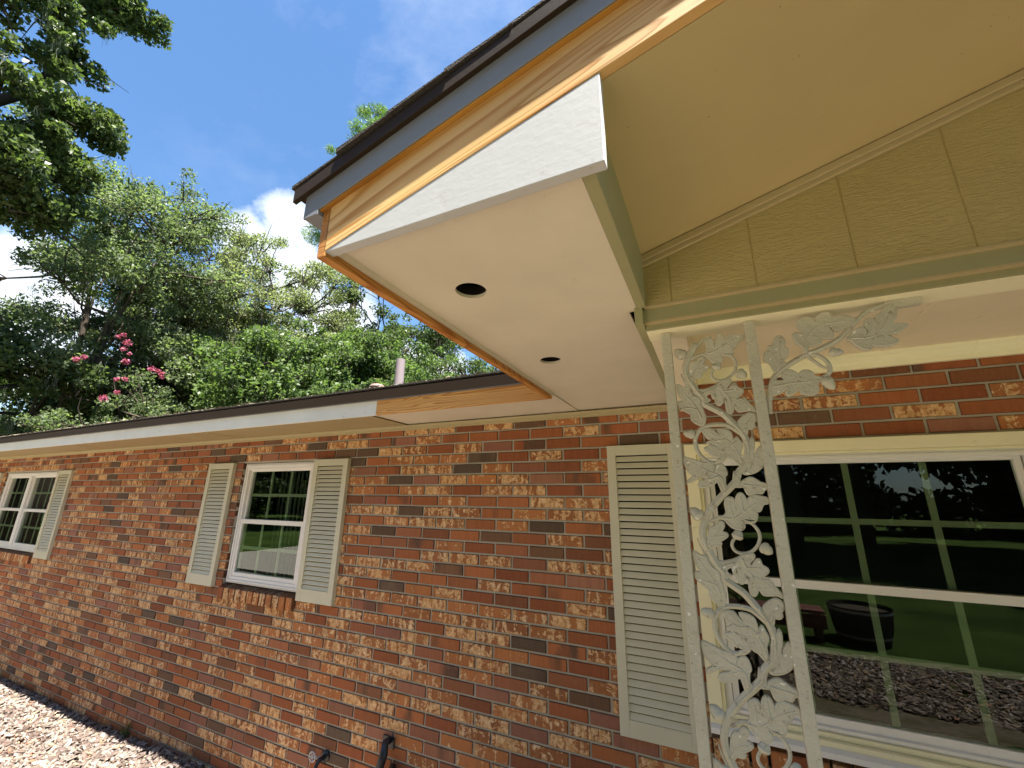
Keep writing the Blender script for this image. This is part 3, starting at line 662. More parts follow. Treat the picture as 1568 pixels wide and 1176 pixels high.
for i in range(1500):
    x = random.uniform(-12.4, -1.0); y = -.485 + abs(random.gauss(0, .05)); z = 2.275 + MR*(y+.486) + random.uniform(0, .006); L1 = random.uniform(.006, .03)
    a = random.uniform(0, 6.28); t_ = random.uniform(-.25, .25); b = len(V_)
    dx, dy = math.cos(a)*L1, math.sin(a)*L1; wx, wy = -math.sin(a)*L1*.25, math.cos(a)*L1*.25
    V_ += [(x-dx, y-dy, z), (x+wx, y+wy, z+.003), (x+dx, y+dy, z+t_*L1+.004), (x-wx, y-wy, z+.001)]; F_.append((b, b+1, b+2, b+3))
obj('roof_litter', npmesh('roof_litter', V_, F_), M['debris'], rf)
# small plumbing stack and low vent on the roof
t = thing('vent_pipe', 'weathered pinkish vent pipe standing on the roof before the trees', 'vent pipe', (-3.0, 1.0, 2.262+MR*1.486))
mb = MB(); mb.tube([(0,0,-.05),(0,0,.19),(0,0,.40)], [.052,.050,.047], 20); mb.build('pipe', M['pipe'], t, smooth=False)
mb = MB(); mb.tube([(0,0,-.03),(0,0,.05),(0,0,.10)], [.11,.075,.056], 20); mb.build('flashing', M['metal'], t)
t = thing('roof_vent', 'low rusty pink vent cap near the pipe on the roof edge', 'roof vent', (-3.79, 1.5, 2.262+MR*1.986))
mb = MB(); mb.tube([(0,0,-.05),(0,0,.10),(0,0,.14)], [.07,.07,.03], 16); mb.build('collar', M['metal'], t)
mb = MB(); mb.tube([(0,0,.13),(0,0,.16),(0,0,.18),(0,0,.187)], [.10,.095,.07,.02], 20); mb.build('cap', paint('rusty_cap', (.26,.17,.15), .7, .2, .2, dirt=.5), t, smooth=True)
mb = MB(); mb.box(-.3, 6.3, -1.42, -.002, -.5, -.25); mb.build('porch_slab', M['concrete'], H, bevel=.01)

# ------------------------------------------------------------------ iron column (cast oak leaf panel between two square tubes)
YC = -1.2086
col = thing('iron_column', 'cream painted iron column of oak leaves and acorns between two square tubes', 'porch column', (0, YC+.0127, -.25))
def P6(reg, X, Y):
    ox, oy, s = {1: (1000,480,8.4), 2: (1010,600,7.35), 3: (1020,740,7.347), 4: (1040,880,7.35), 5: (1050,1020,7.127), 6: (1150,440,5.346)}[reg]
    u, v = ox+X/s, oy+Y/s; q_ = fw + rt2*((u-784)/FPX) - up2*((v-588)/FPX); tt = (YC-CP.y)/q_.y; p = CP + q_*tt
    return (p.x, p.z)
def smooth_closed(p, n=3, closed=True):
    out = []; N_ = len(p)
    for i in range(N_ if closed else N_-1):
        g = lambda k: p[k % N_] if closed else p[min(max(k, 0), N_-1)]
        a, b, c_, d = g(i-1), g(i), g(i+1), g(i+2)
        for j in range(n):
            t = j/n
            out.append(tuple(.5*((2*b[k])+(-a[k]+c_[k])*t+(2*a[k]-5*b[k]+4*c_[k]-d[k])*t*t+(-a[k]+3*b[k]-3*c_[k]+d[k])*t**3) for k in (0, 1)))
    if not closed: out.append(p[-1])
    return out
YM = YC + .010
def leaf_mesh(name, pts, dz, veins, th=.0045):
    p = smooth_closed([(a, b+dz) for a, b in pts], 3)
    cu = bpy.data.curves.new(name, 'CURVE'); cu.dimensions = '2D'; cu.fill_mode = 'BOTH'; cu.extrude = th*.55; cu.bevel_depth = .0022; cu.bevel_resolution = 3; cu.offset = 0.0012
    s_ = cu.splines.new('POLY'); s_.points.add(len(p)-1)
    for i_, q_ in enumerate(p): s_.points[i_].co = (q_[0], q_[1], 0, 1)
    s_.use_cyclic_u = True
    co = bpy.data.objects.new('tmp', cu); C.objects.link(co); bpy.context.view_layer.update()
    me = bpy.data.meshes.new_from_object(co.evaluated_get(bpy.context.evaluated_depsgraph_get()))
    bpy.data.objects.remove(co); bpy.data.curves.remove(cu)
    me.transform(Matrix.Rotation(R(90), 4, 'X')); me.transform(Matrix.Translation((0, YM, 0)))
    me.materials.clear()
    if True:
        mb = MB(); pr_ = p[::2]+[p[0]]; cxm = sum(a for a, b in p)/len(p); czm = sum(b for a, b in p)/len(p)
        mb.tube([(a, YM-.0040, b) for a, b in pr_], .0017, 5, .8, (0,1,0), cap=False)
        for vv in veins:
            q_ = smooth_closed([(a, b+dz) for a, b in vv], 3, False); n_ = len(q_)
            mb.tube([(a, YM-.0042, b) for a, b in q_], [.0032*(1-.65*i/n_) for i in range(n_)], 6, .8, (0,1,0))
        m2_ = mb.mesh('v', True); bm = bmesh.new(); bm.from_mesh(me); bm.from_mesh(m2_); bm.to_mesh(me); bm.free()
    me.transform(Matrix.Translation(-Vector(col.location))); return me
def add_leaf(reg, pts, dz=0, veins=(), name='leaf', zclip=None):
    q_ = [(p if len(p) == 3 else (reg, *p)) for p in pts]; w = [P6(*p) for p in q_]
    if zclip and (max(b for a, b in w)+dz > zclip): return
    vv = [[P6(*(p if len(p) == 3 else (reg, *p))) for p in v_] for v_ in veins]
    obj(name, leaf_mesh(name, w, dz, vv), M['iron'], col)
def add_stem(reg, pts, w0, w1, dz=0, name='stem', zclip=None, dy=0):
    q_ = [P6(*(p if len(p) == 3 else (reg, *p))) for p in pts]
    q_ = [(a, b+dz) for a, b in smooth_closed(q_, 4, False)]
    if zclip: q_ = [p for p in q_ if p[1] < zclip]
    if len(q_) < 3: return
    n_ = len(q_); mb = MB(); w0 *= 1.22; w1 *= 1.22
    mb.tube([(a, YM+dy, b) for a, b in q_], [(w0+(w1-w0)*i/(n_-1)) for i in range(n_)], 10, .62, (0,1,0))
    mb.tube([(a, YM+dy-.0036*(w0/.006), b) for a, b in q_], [(w0+(w1-w0)*i/(n_-1))*.30 for i in range(n_)], 6, .7, (0,1,0))
    me = mb.mesh(name, True); me.transform(Matrix.Translation(-Vector(col.location))); obj(name, me, M['iron'], col)
def add_acorn(reg, c0, tip, w, dz=0, zclip=None):
    (ax, az), (bx, bz) = P6(reg, *c0), P6(reg, *tip); az += dz; bz += dz
    if zclip and max(az, bz) > zclip: return
    d = Vector((bx-ax, 0, bz-az)); ln = d.length; d.normalize()
    mb = MB(); pr = [(0,.15),(.08,.75),(.25,1.0),(.42,1.05),(.46,.88),(.65,.85),(.82,.62),(.94,.3),(1,.04)]
    mb.tube([Vector((ax, YM, az))+d*ln*t for t, r in pr], [w*r for t, r in pr], 14, .7, (0,1,0))
    me = mb.mesh('acorn', True); me.transform(Matrix.Translation(-Vector(col.location))); obj('acorn', me, M['iron'], col)
for x0 in (-.0995, .1105):
    mb = MB(); mb.box(x0, x0+.0254, YC, YC+.0254, -.25, 2.0708); me = mb.mesh('tube'); me.transform(Matrix.Translation(-Vector(col.location))); o = obj('tube', me, M['iron'], col)
    b_ = o.modifiers.new('b', 'BEVEL'); b_.width = .0022; b_.segments = 2
PER = .430
def unit(dz, zc):
    kw = dict(dz=dz, zclip=zc)
    add_stem(3, [(800,-40),(720,50),(640,130),(545,235),(465,345),(428,450),(412,560),(440,690),(500,800),(575,920),(660,1030),(4,505,55),(4,610,130),(4,745,230),(4,860,360),(4,960,480),(4,1035,600),(4,1085,740),(4,1085,880),(4,1040,1000),(4,960,1100),(5,840,180)], .0072, .0072, **kw)
    # ring with small acorn on the right
    add_stem(3, [(480,440),(590,395),(690,405),(770,450),(870,440),(960,450),(1035,530),(1060,620),(1030,710),(960,775),(860,795),(780,765),(742,700),(760,640),(800,600)], .0036, .0030, name='tendril', **kw)
    add_acorn(3, (790,635), (830,525), .0125, **kw); add_acorn(3, (1065,700), (1205,800), .0135, **kw)
    add_acorn(3, (405,400), (265,275), .0150, **kw)
    add_leaf(3, [(600,380),(650,375),(685,330),(668,240),(680,175),(735,165),(768,210),(772,285),(800,305),(812,285),(787,230),(802,150),(832,115),(868,135),(897,190),(905,235),(928,225),(930,180),(990,137),(1060,150),(1150,175),(1148,218),(1090,235),(1062,300),(1030,312),(975,292),(1018,340),(1020,375),(1000,430),(930,432),(860,400),(825,395),(878,470),(850,520),(760,500),(710,460),(660,405)], veins=[[(640,390),(760,400),(870,330),(960,260),(1110,195)],[(870,330),(850,220),(840,150)],[(760,400),(725,300),(715,200)]], **kw)
    add_leaf(3, [(462,740),(480,640),(490,540),(525,490),(560,488),(600,440),(640,447),(643,490),(618,545),(680,572),(680,602),(622,640),(592,652),(615,680),(590,703),(530,700),(490,750)], veins=[[(480,720),(540,610),(610,480)],[(545,610),(650,590)]], **kw)
    add_leaf(3, [(310,775),(385,822),(440,830),(470,900),(520,960),(590,1010),(600,1080),(4,480,120),(4,500,190),(4,520,240),(4,495,345),(4,400,300),(4,350,240),(4,350,180),(4,290,130),(4,200,60),(3,340,1080),(3,330,1010),(3,400,1010),(3,335,900)], veins=[[(4,470,260),(4,420,120),(3,440,960),(3,360,850)],[(4,420,120),(4,260,70)]], **kw)
    add_stem(3, [(350,620),(390,720),(450,820),(520,900),(600,1000)], .0012, .004, name='twig', **kw)
    # lower right leaf hanging from the ring
    add_stem(3, [(560,880),(640,895),(720,885),(800,860),(850,830)], .0042, .0035, name='twig', **kw)
    add_leaf(3, [(820,880),(850,830),(960,800),(990,832),(940,890),(942,930),(972,940),(1012,880),(1050,868),(1078,930),(1142,970),(1140,1012),(1080,1055),(1050,1075),(1100,1100),(1150,1105),(1180,1150),(4,1030,75),(4,1070,140),(4,1130,200),(4,1172,262),(4,1110,235),(4,1040,235),(4,960,230),(4,920,180),(4,900,130),(4,880,200),(4,850,240),(4,810,200),(4,790,60),(3,940,1080),(3,905,1030),(3,890,1070),(3,860,1130),(3,812,1100),(3,800,1000),(3,770,930)], veins=[[(860,850),(900,960),(980,1050),(4,960,90),(4,1090,190)],[(900,960),(1080,960)],[(980,1050),(4,850,180)]], **kw)
    add_leaf(3, [(690,925),(760,915),(780,930),(800,1010),(770,1020),(748,950),(700,950),(672,985),(690,1020),(720,1045),(660,1060),(630,1000),(650,950)], **kw)
    # ring on the left
    add_stem(4, [(1000,560),(900,470),(800,400),(650,368),(530,372),(450,415),(402,500),(400,600),(440,720),(520,830),(600,890),(700,905),(765,870),(780,810),(740,740),(690,690)], .0052, .0040, name='tendril', **kw)
    add_leaf(4, [(495,425),(600,428),(650,480),(715,545),(737,530),(690,450),(780,465),(850,520),(890,655),(932,598),(962,640),(1002,720),(980,800),(982,870),(1010,1010),(960,960),(900,890),(850,862),(800,800),(780,750),(788,712),(700,700),(620,650),(560,608),(640,568),(570,545),(530,490)], veins=[[(1000,960),(930,780),(820,620),(700,560),(590,470)],[(880,700),(930,640)],[(780,600),(640,600)]], **kw)
    add_leaf(4, [(528,690),(560,672),(640,662),(700,730),(790,790),(795,850),(745,890),(660,905),(720,870),(740,845),(715,825),(690,825),(672,785),(650,815),(600,770)], **kw)
    add_acorn(4, (400,470), (235,410), .0125, **kw)
    add_leaf(4, [(1010,520),(960,400),(975,355),(1050,300),(1105,288),(1165,330),(1172,395),(1150,420),(1158,480),(1120,500),(1070,490),(1060,560)], veins=[[(1030,530),(1070,420),(1120,350)]], **kw)
    add_leaf(4, [(1060,760),(1105,690),(1130,640),(1150,690),(1152,780),(1140,900),(1192,925),(1190,870),(1240,790),(1268,860),(1282,1030),(1200,1110),(1100,1130),(1040,1118),(1050,1070),(1112,1080),(1150,1045),(1153,950),(1130,940),(1095,1060),(1040,1090),(1050,980)], **kw)
    # bottom left leaf
    add_leaf(4, [(250,770),(340,800),(425,842),(500,880),(600,902),(650,950),(622,1018),(652,1040),(690,955),(740,943),(782,1000),(805,1080),(5,690,80),(5,690,190),(5,725,255),(5,672,292),(5,620,165),(5,585,132),(5,530,168),(5,450,182),(5,372,160),(5,395,100),(5,480,88),(5,500,45),(5,390,30),(5,250,82),(5,240,60),(5,320,10),(4,390,1040),(4,300,930)], veins=[[(5,690,250),(5,640,80),(4,560,1000),(4,420,900),(4,280,800)],[(5,620,60),(5,480,110)]], **kw)
    add_leaf(5, [(760,260),(800,200),(812,60),(835,120),(855,150),(870,200)], name='thorn', **kw)
    add_leaf(5, [(860,250),(905,228),(925,190),(1010,160),(1080,200),(1150,255),(1222,290),(1222,340),(1190,350),(1160,392),(1080,368),(1000,382),(960,315),(935,262)], veins=[[(930,240),(1060,280),(1200,320)]], **kw)
for dz, zc in ((PER, 2.03), (0, None), (-PER, None), (-2*PER, None), (-3*PER, None)): unit(dz, zc)
# top end of the main stem and its topmost leaf
add_stem(1, [(755,285),(650,320),(560,410),(490,520),(440,640),(425,760),(440,900),(480,1000)], .0022, .0068)
add_leaf(1, [(690,480),(700,430),(676,350),(715,322),(765,350),(775,420),(805,440),(812,380),(850,262),(915,320),(905,360),(940,350),(960,290),(1010,255),(1080,272),(1150,275),(1145,310),(1080,350),(1050,415),(990,395),(1025,450),(1005,520),(900,520),(850,500),(885,590),(780,620),(720,560),(660,520)], veins=[[(700,510),(830,460),(960,370),(1110,290)]])
# corner bracket
add_stem(6, [(155,1030),(150,930),(165,820),(200,720),(290,640),(440,550),(560,500),(700,430),(790,350),(870,260),(960,180),(1080,140),(1200,95),(1320,72)], .0062, .0050, name='bracket_stem')
add_leaf(6, [(215,700),(160,610),(118,590),(122,530),(160,522),(190,555),(200,530),(165,500),(150,480),(200,470),(190,440),(215,400),(245,398),(275,440),(262,480),(298,500),(290,560),(250,590),(290,620),(270,660)], veins=[[(220,680),(235,560),(240,430)]])
add_leaf(6, [(440,540),(438,480),(385,450),(352,385),(375,368),(430,378),(430,345),(390,310),(400,265),(440,242),(500,250),(515,282),(545,275),(548,235),(590,205),(635,200),(660,235),(655,280),(700,240),(770,228),(860,255),(840,295),(760,320),(710,345),(680,325),(660,305),(635,320),(675,380),(660,405),(590,400),(560,380),(520,378),(510,400),(560,398),(578,420),(560,450),(500,465),(465,470),(462,530)], veins=[[(450,530),(460,410),(540,320),(680,280),(840,270)]])
add_leaf(6, [(800,410),(835,370),(880,330),(930,325),(945,350),(930,390),(965,380),(980,345),(945,300),(950,262),(1010,255),(1040,300),(1070,300),(1035,235),(1090,190),(1130,135),(1180,150),(1190,230),(1150,280),(1180,295),(1280,298),(1200,360),(1100,372),(1150,400),(1210,432),(1140,465),(1060,470),(980,450),(990,490),(930,495),(870,460),(830,425)], veins=[[(820,410),(980,400),(1080,330),(1150,180)]])
add_leaf(6, [(170,770),(250,765),(290,750),(262,720),(280,680),(330,675),(390,710),(395,745),(440,735),(405,705),(440,675),(500,690),(520,720),(580,735),(590,745),(545,770),(552,840),(500,868),(430,860),(410,830),(450,810),(415,805),(350,860),(310,878),(295,850),(320,830),(290,818),(240,855),(170,870)], veins=[[(190,810),(330,780),(460,770),(570,745)]])
add_stem(6, [(470,535),(560,550),(630,600),(655,660),(640,700),(600,730)], .0038, .0048, name='tendril')
add_stem(6, [(460,550),(530,600),(590,640),(650,655)], .0038, .0026, name='twig')
add_acorn(6, (600,725), (690,830), .0135); add_acorn(6, (640,520), (770,520), .0115)
mb = MB(); x0, z0 = P6(6, 1190, 110); mb.box(x0-.02, x0+.045, YM-.004, YM+.010, 2.052, 2.0705); me = mb.mesh('bracket_tab'); me.transform(Matrix.Translation(-Vector(col.location))); obj('bracket_tab', me, M['iron'], col)

# ------------------------------------------------------------------ fittings at the foot of the wall
t = thing('garden_tap', 'wall tap with a small spoked wheel handle low on the brick wall', 'tap', (-2.44, -.0, -.02))
mb = MB(); mb.tube([(0,.0,.03),(0,-.055,.03),(0,-.075,.01),(0,-.08,-.05)], [.013,.013,.012,.011], 12); mb.tube([(0,-.01,.03),(0,.0,.03)], [.032,.032], 16); mb.build('body', M['black'], t, smooth=True)
mb = MB(); cx = Vector((-.03, -.085, .055)); rad = .026
ringp = [cx+Vector((math.cos(a)*rad, -.0, math.sin(a)*rad)) for a in [2*math.pi*i/20 for i in range(21)]]
mb.tube(ringp, .004, 6)
for i in range(6): mb.tube([cx, cx+Vector((math.cos(i*math.pi/3)*rad, 0, math.sin(i*math.pi/3)*rad))], .003, 5)
mb.tube([cx, cx+Vector((.025, .05, -.02))], .006, 8); mb.build('handle', M['metal'], t)
t = thing('black_conduit', 'broken black plastic elbow pipe sticking out of a hole in the brick', 'pipe', (-1.93, 0, .20))
mb = MB(); mb.tube([(-.01,.02,.0),(0,-.05,.01),(.015,-.075,-.03),(.0,-.085,-.10),(-.02,-.08,-.20),(-.02,-.08,-.50)], [.018,.020,.024,.024,.024,.024], 12, 1.0); mb.build('elbow', M['black'], t, smooth=True)
mb = MB(); mb.tube([(.03,-.006,-.12),(.055,-.05,-.13),(.09,-.08,-.19),(.10,-.085,-.5)], [.018,.020,.022,.022], 12); mb.build('branch', M['black'], t, smooth=True)
mb = MB(); mb.box(-.055, .03, -.012, -.0015, -.035, .022); mb.build('bracket', M['black'], t)

# ------------------------------------------------------------------ grass tuft
def blades(name, n, h, spread, mat, parent, loc=(0,0,0)):
    V_, F_, A_ = [], [], []
    for i in range(n):
        a = random.uniform(0, 6.28); l = h*random.uniform(.5, 1.1); bend = random.uniform(.25, 1.0)*l; bx, by = random.gauss(0, spread), random.gauss(0, spread)*.5
        dx, dy = math.cos(a), math.sin(a); w = .0028; b = len(V_); c_ = random.random()
        for k in range(6):
            t = k/5; px, py, pz = bx+dx*bend*t*t, by+dy*bend*t*t*.8, l*(t-.28*t*t*bend/l); ww = w*(1-t*.9)
            V_ += [(px-dy*ww+loc[0], py+dx*ww+loc[1], pz+loc[2]), (px+dy*ww+loc[0], py-dx*ww+loc[1], pz+loc[2])]; A_ += [(c_, .3, 0, 1)]*2
            if k: F_.append((b+2*k-2, b+2*k-1, b+2*k+1, b+2*k))
    return obj(name, npmesh(name, V_, F_, A_), mat, parent)
g = thing('grass_tuft', 'small tuft of long grass blades growing between mulch and brick wall', 'grass tuft', (-4.70, -.035, -.36)); blades('blades', 34, .17, .022, M['leaf_bright'], g)
g = thing('weed_clump', 'pale weeds at the far left foot of the brick wall', 'weeds', (-7.6, -.12, -.38)); blades('blades', 160, .16, .16, M['leaf_olive'], g)

# ------------------------------------------------------------------ trees
def leafquads(cent, rad, n, size, flat=.75, aspect=.55, droop=.3):
    """leaf-sized quads scattered through clumps. cent (k,3) rad (k,)"""
    k = len(cent); w = rad**2; pick = rng.choice(k, n, p=w/w.sum())
    d = rng.normal(0, 1, (n, 3)); d /= np.linalg.norm(d, axis=1)[:, None]; rr = rng.uniform(0, 1, n)**.45
    pos = cent[pick] + d*(rad[pick]*rr)[:, None]*np.array([1, 1, flat])
    a = rng.normal(0, 1, (n, 3)); a[:, 2] -= droop; a /= np.linalg.norm(a, axis=1)[:, None]
    b = np.cross(a, rng.normal(0, 1, (n, 3))); b /= np.linalg.norm(b, axis=1)[:, None]
    s = size*rng.uniform(.6, 1.35, n); A1 = a*s[:, None]; B1 = b*(s*aspect)[:, None]; nr = np.cross(a, b)*(s*.18)[:, None]
    V_ = np.stack([pos-A1*.5, pos+B1*.5-A1*.05+nr, pos+A1*.5, pos-B1*.5-A1*.05+nr], 1).reshape(-1, 3)
    F_ = np.arange(4*n).reshape(n, 4)
    tone = np.clip(rng.normal(.45, .25, n) + (rng.uniform(-.2, .2, k))[pick], 0, 1)
    A_ = np.zeros((n, 4, 4)); A_[..., 0] = tone[:, None]; A_[..., 1] = rng.uniform(0, 1, n)[:, None]; A_[..., 3] = 1
    return V_, F_, A_.reshape(-1, 4)
def strands(cent, rad, n, lmin, lmax, w=.011):
    pick = rng.choice(len(cent), n); p = cent[pick] + rng.normal(0, .5, (n, 3))*rad[pick][:, None]; l = rng.uniform(lmin, lmax, n)*rng.uniform(.5, 1, n)
    V_, F_, A_ = [], [], []
    for i in range(n):
        tone = rng.uniform()
        for j in range(9):
            o = rng.normal(0, .055, 3); q_ = p[i]+o; ll = l[i]*rng.uniform(.3, 1); a = rng.uniform(0, 6.28); b = len(V_); ph_ = rng.uniform(0, 6.28)
            for k in range(5):
                t_ = k/4; ww = w*(1-.75*t_)*(1 if k else .5); sx = .03*math.sin(ph_+t_*5)*(t_+.3); sy = .03*math.cos(ph_*1.3+t_*6)*(t_+.3)
                V_ += [(q_[0]+sx-math.cos(a)*ww, q_[1]+sy-math.sin(a)*ww, q_[2]-ll*t_), (q_[0]+sx+math.cos(a)*ww, q_[1]+sy+math.sin(a)*ww, q_[2]-ll*t_)]; A_ += [(tone, .2, 0, 1)]*2
                if k: F_.append((b+2*k-2, b+2*k-1, b+2*k+1, b+2*k))
    return V_, F_, A_
def at(az, el, dist):
    a = R(az); return Vector((CP.x+math.sin(a)*dist, CP.y+math.cos(a)*dist, CP.z+math.tan(R(el))*dist))
def tree(label, base, top, crown, nclump, rclump, nleaf, size, mat, trunk_r=.25, cat='tree', group=None, moss=0, forks=3, aspect=.55, name='broadleaf_tree', flat=.75, shell=.5, clumps=None, mossl=(.25, .75), limbs_up=.45, lean=(0,0)):
    """crown = (rx, ry, rz, zc) ellipsoid about the trunk top region"""
    base = Vector(base); t = thing(name, label, cat, base, group)
    rx, ry, rz, zc = crown; H_ = top
    pts = []
    if clumps is None:
        while len(pts) < nclump:
            d = rng.normal(0, 1, 3); d /= np.linalg.norm(d); r_ = rng.uniform(shell, 1)
            if d[2] < -.75: continue
            p = np.array([d[0]*rx, d[1]*ry, d[2]*rz])*r_ + np.array([lean[0], lean[1], zc]) + rng.normal(0, .25, 3)
            pts.append(p)
    else: pts = [np.array(c_) for c_ in clumps]
    cent = np.array(pts); rad = rclump*rng.uniform(.6, 1.35, len(cent))
    # skeleton
    mb = MB(); fz = zc - rz*limbs_up if clumps is None else zc
    tr = [Vector((0,0,-.3)), Vector((rng.normal(0,.1), rng.normal(0,.1), fz*.35)), Vector((lean[0]*.3+rng.normal(0,.2), lean[1]*.3+rng.normal(0,.2), fz*.75)), Vector((lean[0]*.5, lean[1]*.5, fz))]
    mb.tube(tr, [trunk_r*1.25, trunk_r, trunk_r*.85, trunk_r*.7], 10)
    mains = []
    idx = rng.permutation(len(cent)); K = min(max(forks, 1), len(cent)); seeds = cent[idx[:K]]
    for s_ in seeds:
        e = Vector(s_)*.78 + Vector((lean[0], lean[1], zc))*.22; m_ = tr[-1].lerp(e, .5) + Vector((rng.normal(0,.3), rng.normal(0,.3), rng.uniform(0,.5)))
        q1 = tr[-1].lerp(m_, .5) + Vector(rng.normal(0, .12, 3)); q2 = m_.lerp(e, .5) + Vector(rng.normal(0, .15, 3))
        mains.append([tr[-1], q1, m_, q2, e]); mb.tube([tr[-1], q1, m_, q2, e], [trunk_r*.55, trunk_r*.45, trunk_r*.34, trunk_r*.20, trunk_r*.06], 7)
    for c_ in cent:
        cv = Vector(c_); best = min(((p-cv).length, p) for mm_ in mains for p in mm_[1:])[1] if mains else tr[-1]
        mid = best.lerp(cv, .5) + Vector(rng.normal(0, .22, 3)) - Vector((0,0,.1)); mb.tube([best, mid, cv], [max(.05, trunk_r*.2), .035, .018], 5)
        for j in range(7):
            e = cv + Vector(rng.normal(0, .62, 3))*rclump; mb.tube([mid.lerp(cv, .55), mid.lerp(cv, .8).lerp(e, .6), e], [.022, .014, .006], 4, cap=False)
    mb.build('trunk', M['bark'], t, smooth=True)
    # secondary clumps around each main one make the outline uneven
    sub = np.concatenate([cent + rng.normal(0, .62, cent.shape)*rclump*np.array([1,1,flat]) for _ in range(4)]); srad = np.tile(rad, 4)*rng.uniform(.28, .6, 4*len(rad))
    V_, F_, A_ = leafquads(np.concatenate([cent, sub]), np.concatenate([rad*.8, srad*1.15]), nleaf, size, flat, aspect)
    obj('crown', npmesh('crown', V_, F_, A_), mat, t)
    if moss:
        V_, F_, A_ = strands(sub, srad, moss, *mossl); obj('hanging_moss', npmesh('hanging_moss', V_, F_, A_), M['moss'], t, kind='stuff')
    return t
def clumps_dir(base, lst):    # clump centres given as directions seen and distance -> local coordinates
    return [np.array(at(*c_) - Vector(base)) for c_ in lst]
# big dark tree at the left, masses of glossy leaves
b0 = at(-88, 0, 15); b0.z = -.4
cl = []
for a_, e_, d_ in [(-79,45,13.5),(-82,47,13),(-85,44,13),(-77,42,14),(-80,40.5,13.5),(-84,39,13),(-88,46,13),(-90,40,13),(-77.5,38,14),(-80.5,36.5,14),(-78.5,33,14),(-82,34,13),(-86,35,13),(-90,33,13),(-77,29.5,14),(-80,30,14),(-83,29,13),(-87,29,13),(-79,26,14),(-82,25,14),(-86,24,13),(-90,26,13),(-78,49,13),(-82,52,13),(-86,50,13),(-79,55,12.5),(-75.5,33.5,14.3),(-75.8,28,14.3),(-84,56,12.5),(-76.5,24.5,14.5),(-75.2,43.5,13.8),(-76.0,46.5,13.5)]:
    cl.append((a_ - ((3.2 if e_ > 37 else 1.6) if a_ > -80.2 else 1.0), e_, d_))
tree('tall dark glossy leaved tree at the left edge, hung with grey moss', b0, 14, (4,4,6,9), 0, .66, 40000, .135, M['leaf_dark'], .32, moss=170, forks=9, clumps=clumps_dir(b0, cl), name='oak_tree', aspect=.62, flat=.8)
# feathery trees with open branching
def feather(label, az, d, h, rx, rz, mat, n=34, leaves=30000, size=.13, moss=90, group='open feathery trees beyond the roof', tr_=.22, rc=.85, forks=7, **k):
    b = at(az, 0, d); b.z = -.4
    return tree(label, b, h, (rx, rx, rz, h-rz), n, rc, leaves, size, mat, tr_, moss=moss, forks=forks, group=group, name='broadleaf_tree', **k)
feather('spreading tree with dark forked trunks beside the pink blossom', -72.5, 18.5, 14.0, 4.0, 5.4, M['leaf_mid'], 64, 46000, .115, 190, tr_=.19, rc=.78, forks=11, shell=.3, limbs_up=.95)
feather('feathery olive tree left of the white cloud', -65.5, 20.5, 13.6, 3.5, 5.2, M['leaf_olive'], 60, 44000, .115, 150, rc=.7, shell=.3, limbs_up=.8)
feather('feathery olive tree just below the white cloud', -59.5, 20.5, 14.0, 3.4, 5.6, M['leaf_olive'], 56, 42000, .115, 130, rc=.7, shell=.3, limbs_up=.8)
feather('slender olive tree peeking out beside the roof corner', -53.5, 21, 13.6, 3.0, 5.6, M['leaf_olive'], 46, 32000, .115, 90, rc=.7, shell=.3, limbs_up=.8)
feather('mossy low tree at the far left above the eave', -79, 20, 7.6, 4.4, 3.8, M['leaf_dark'], 38, 34000, .14, 200, group='low trees behind the eave', rc=.95)
feather('shadowy mossy tree below the forked trunks', -69, 22, 7.2, 3.8, 3.4, M['leaf_mid'], 34, 24000, .14, 230, group='low trees behind the eave', rc=.95)
feather('grey green mossy tree in the middle above the eave', -62, 18.5, 7.9, 3.4, 3.9, M['leaf_mid'], 36, 36000, .13, 260, group='low trees behind the eave', rc=.85)
feather('bright green maple like tree right of centre', -55.5, 15.5, 8.4, 2.6, 3.8, M['leaf_bright'], 40, 42000, .13, 30, group='bright green trees behind the eave', rc=.72)
feather('bright green tree just left of the vent pipe', -48.5, 16.5, 8.2, 2.5, 3.6, M['leaf_bright'], 38, 38000, .13, 20, group='bright green trees behind the eave', rc=.72)
feather('bright green tree just right of the vent pipe', -39.5, 17, 8.2, 2.5, 3.6, M['leaf_bright'], 36, 34000, .13, 20, group='bright green trees behind the eave', rc=.72)
feather('dark dense tree with a thick trunk behind the bright ones', -46.5, 22.5, 14.6, 3.6, 6.2, M['leaf_dark'], 50, 46000, .16, 60, group='dark trees far behind the roof', tr_=.42, rc=1.0)
feather('dark dense tree at the right under the boxed soffit', -38.0, 23, 14.4, 4.2, 6.6, M['leaf_dark'], 44, 38000, .17, 30, group='dark trees far behind the roof', rc=1.05)
feather('dark tree filling the gap behind the olive trees', -57, 28, 10.2, 4.8, 4.8, M['leaf_mid'], 44, 38000, .19, 30, group='dark trees far behind the roof', rc=1.25)
feather('dark distant tree behind the pink blossom', -68, 30, 7.8, 5.2, 4.0, M['leaf_dark'], 42, 34000, .19, 30, group='dark trees far behind the roof', rc=1.25)
feather('distant tree at the far left horizon', -82, 30, 9.0, 5.0, 4.4, M['leaf_mid'], 30, 22000, .18, 40, group='dark trees far behind the roof', rc=1.2)
feather('distant tree far right behind the house', -30, 27, 11.5, 4.8, 5.4, M['leaf_dark'], 30, 22000, .18, 0, group='dark trees far behind the roof', rc=1.2)
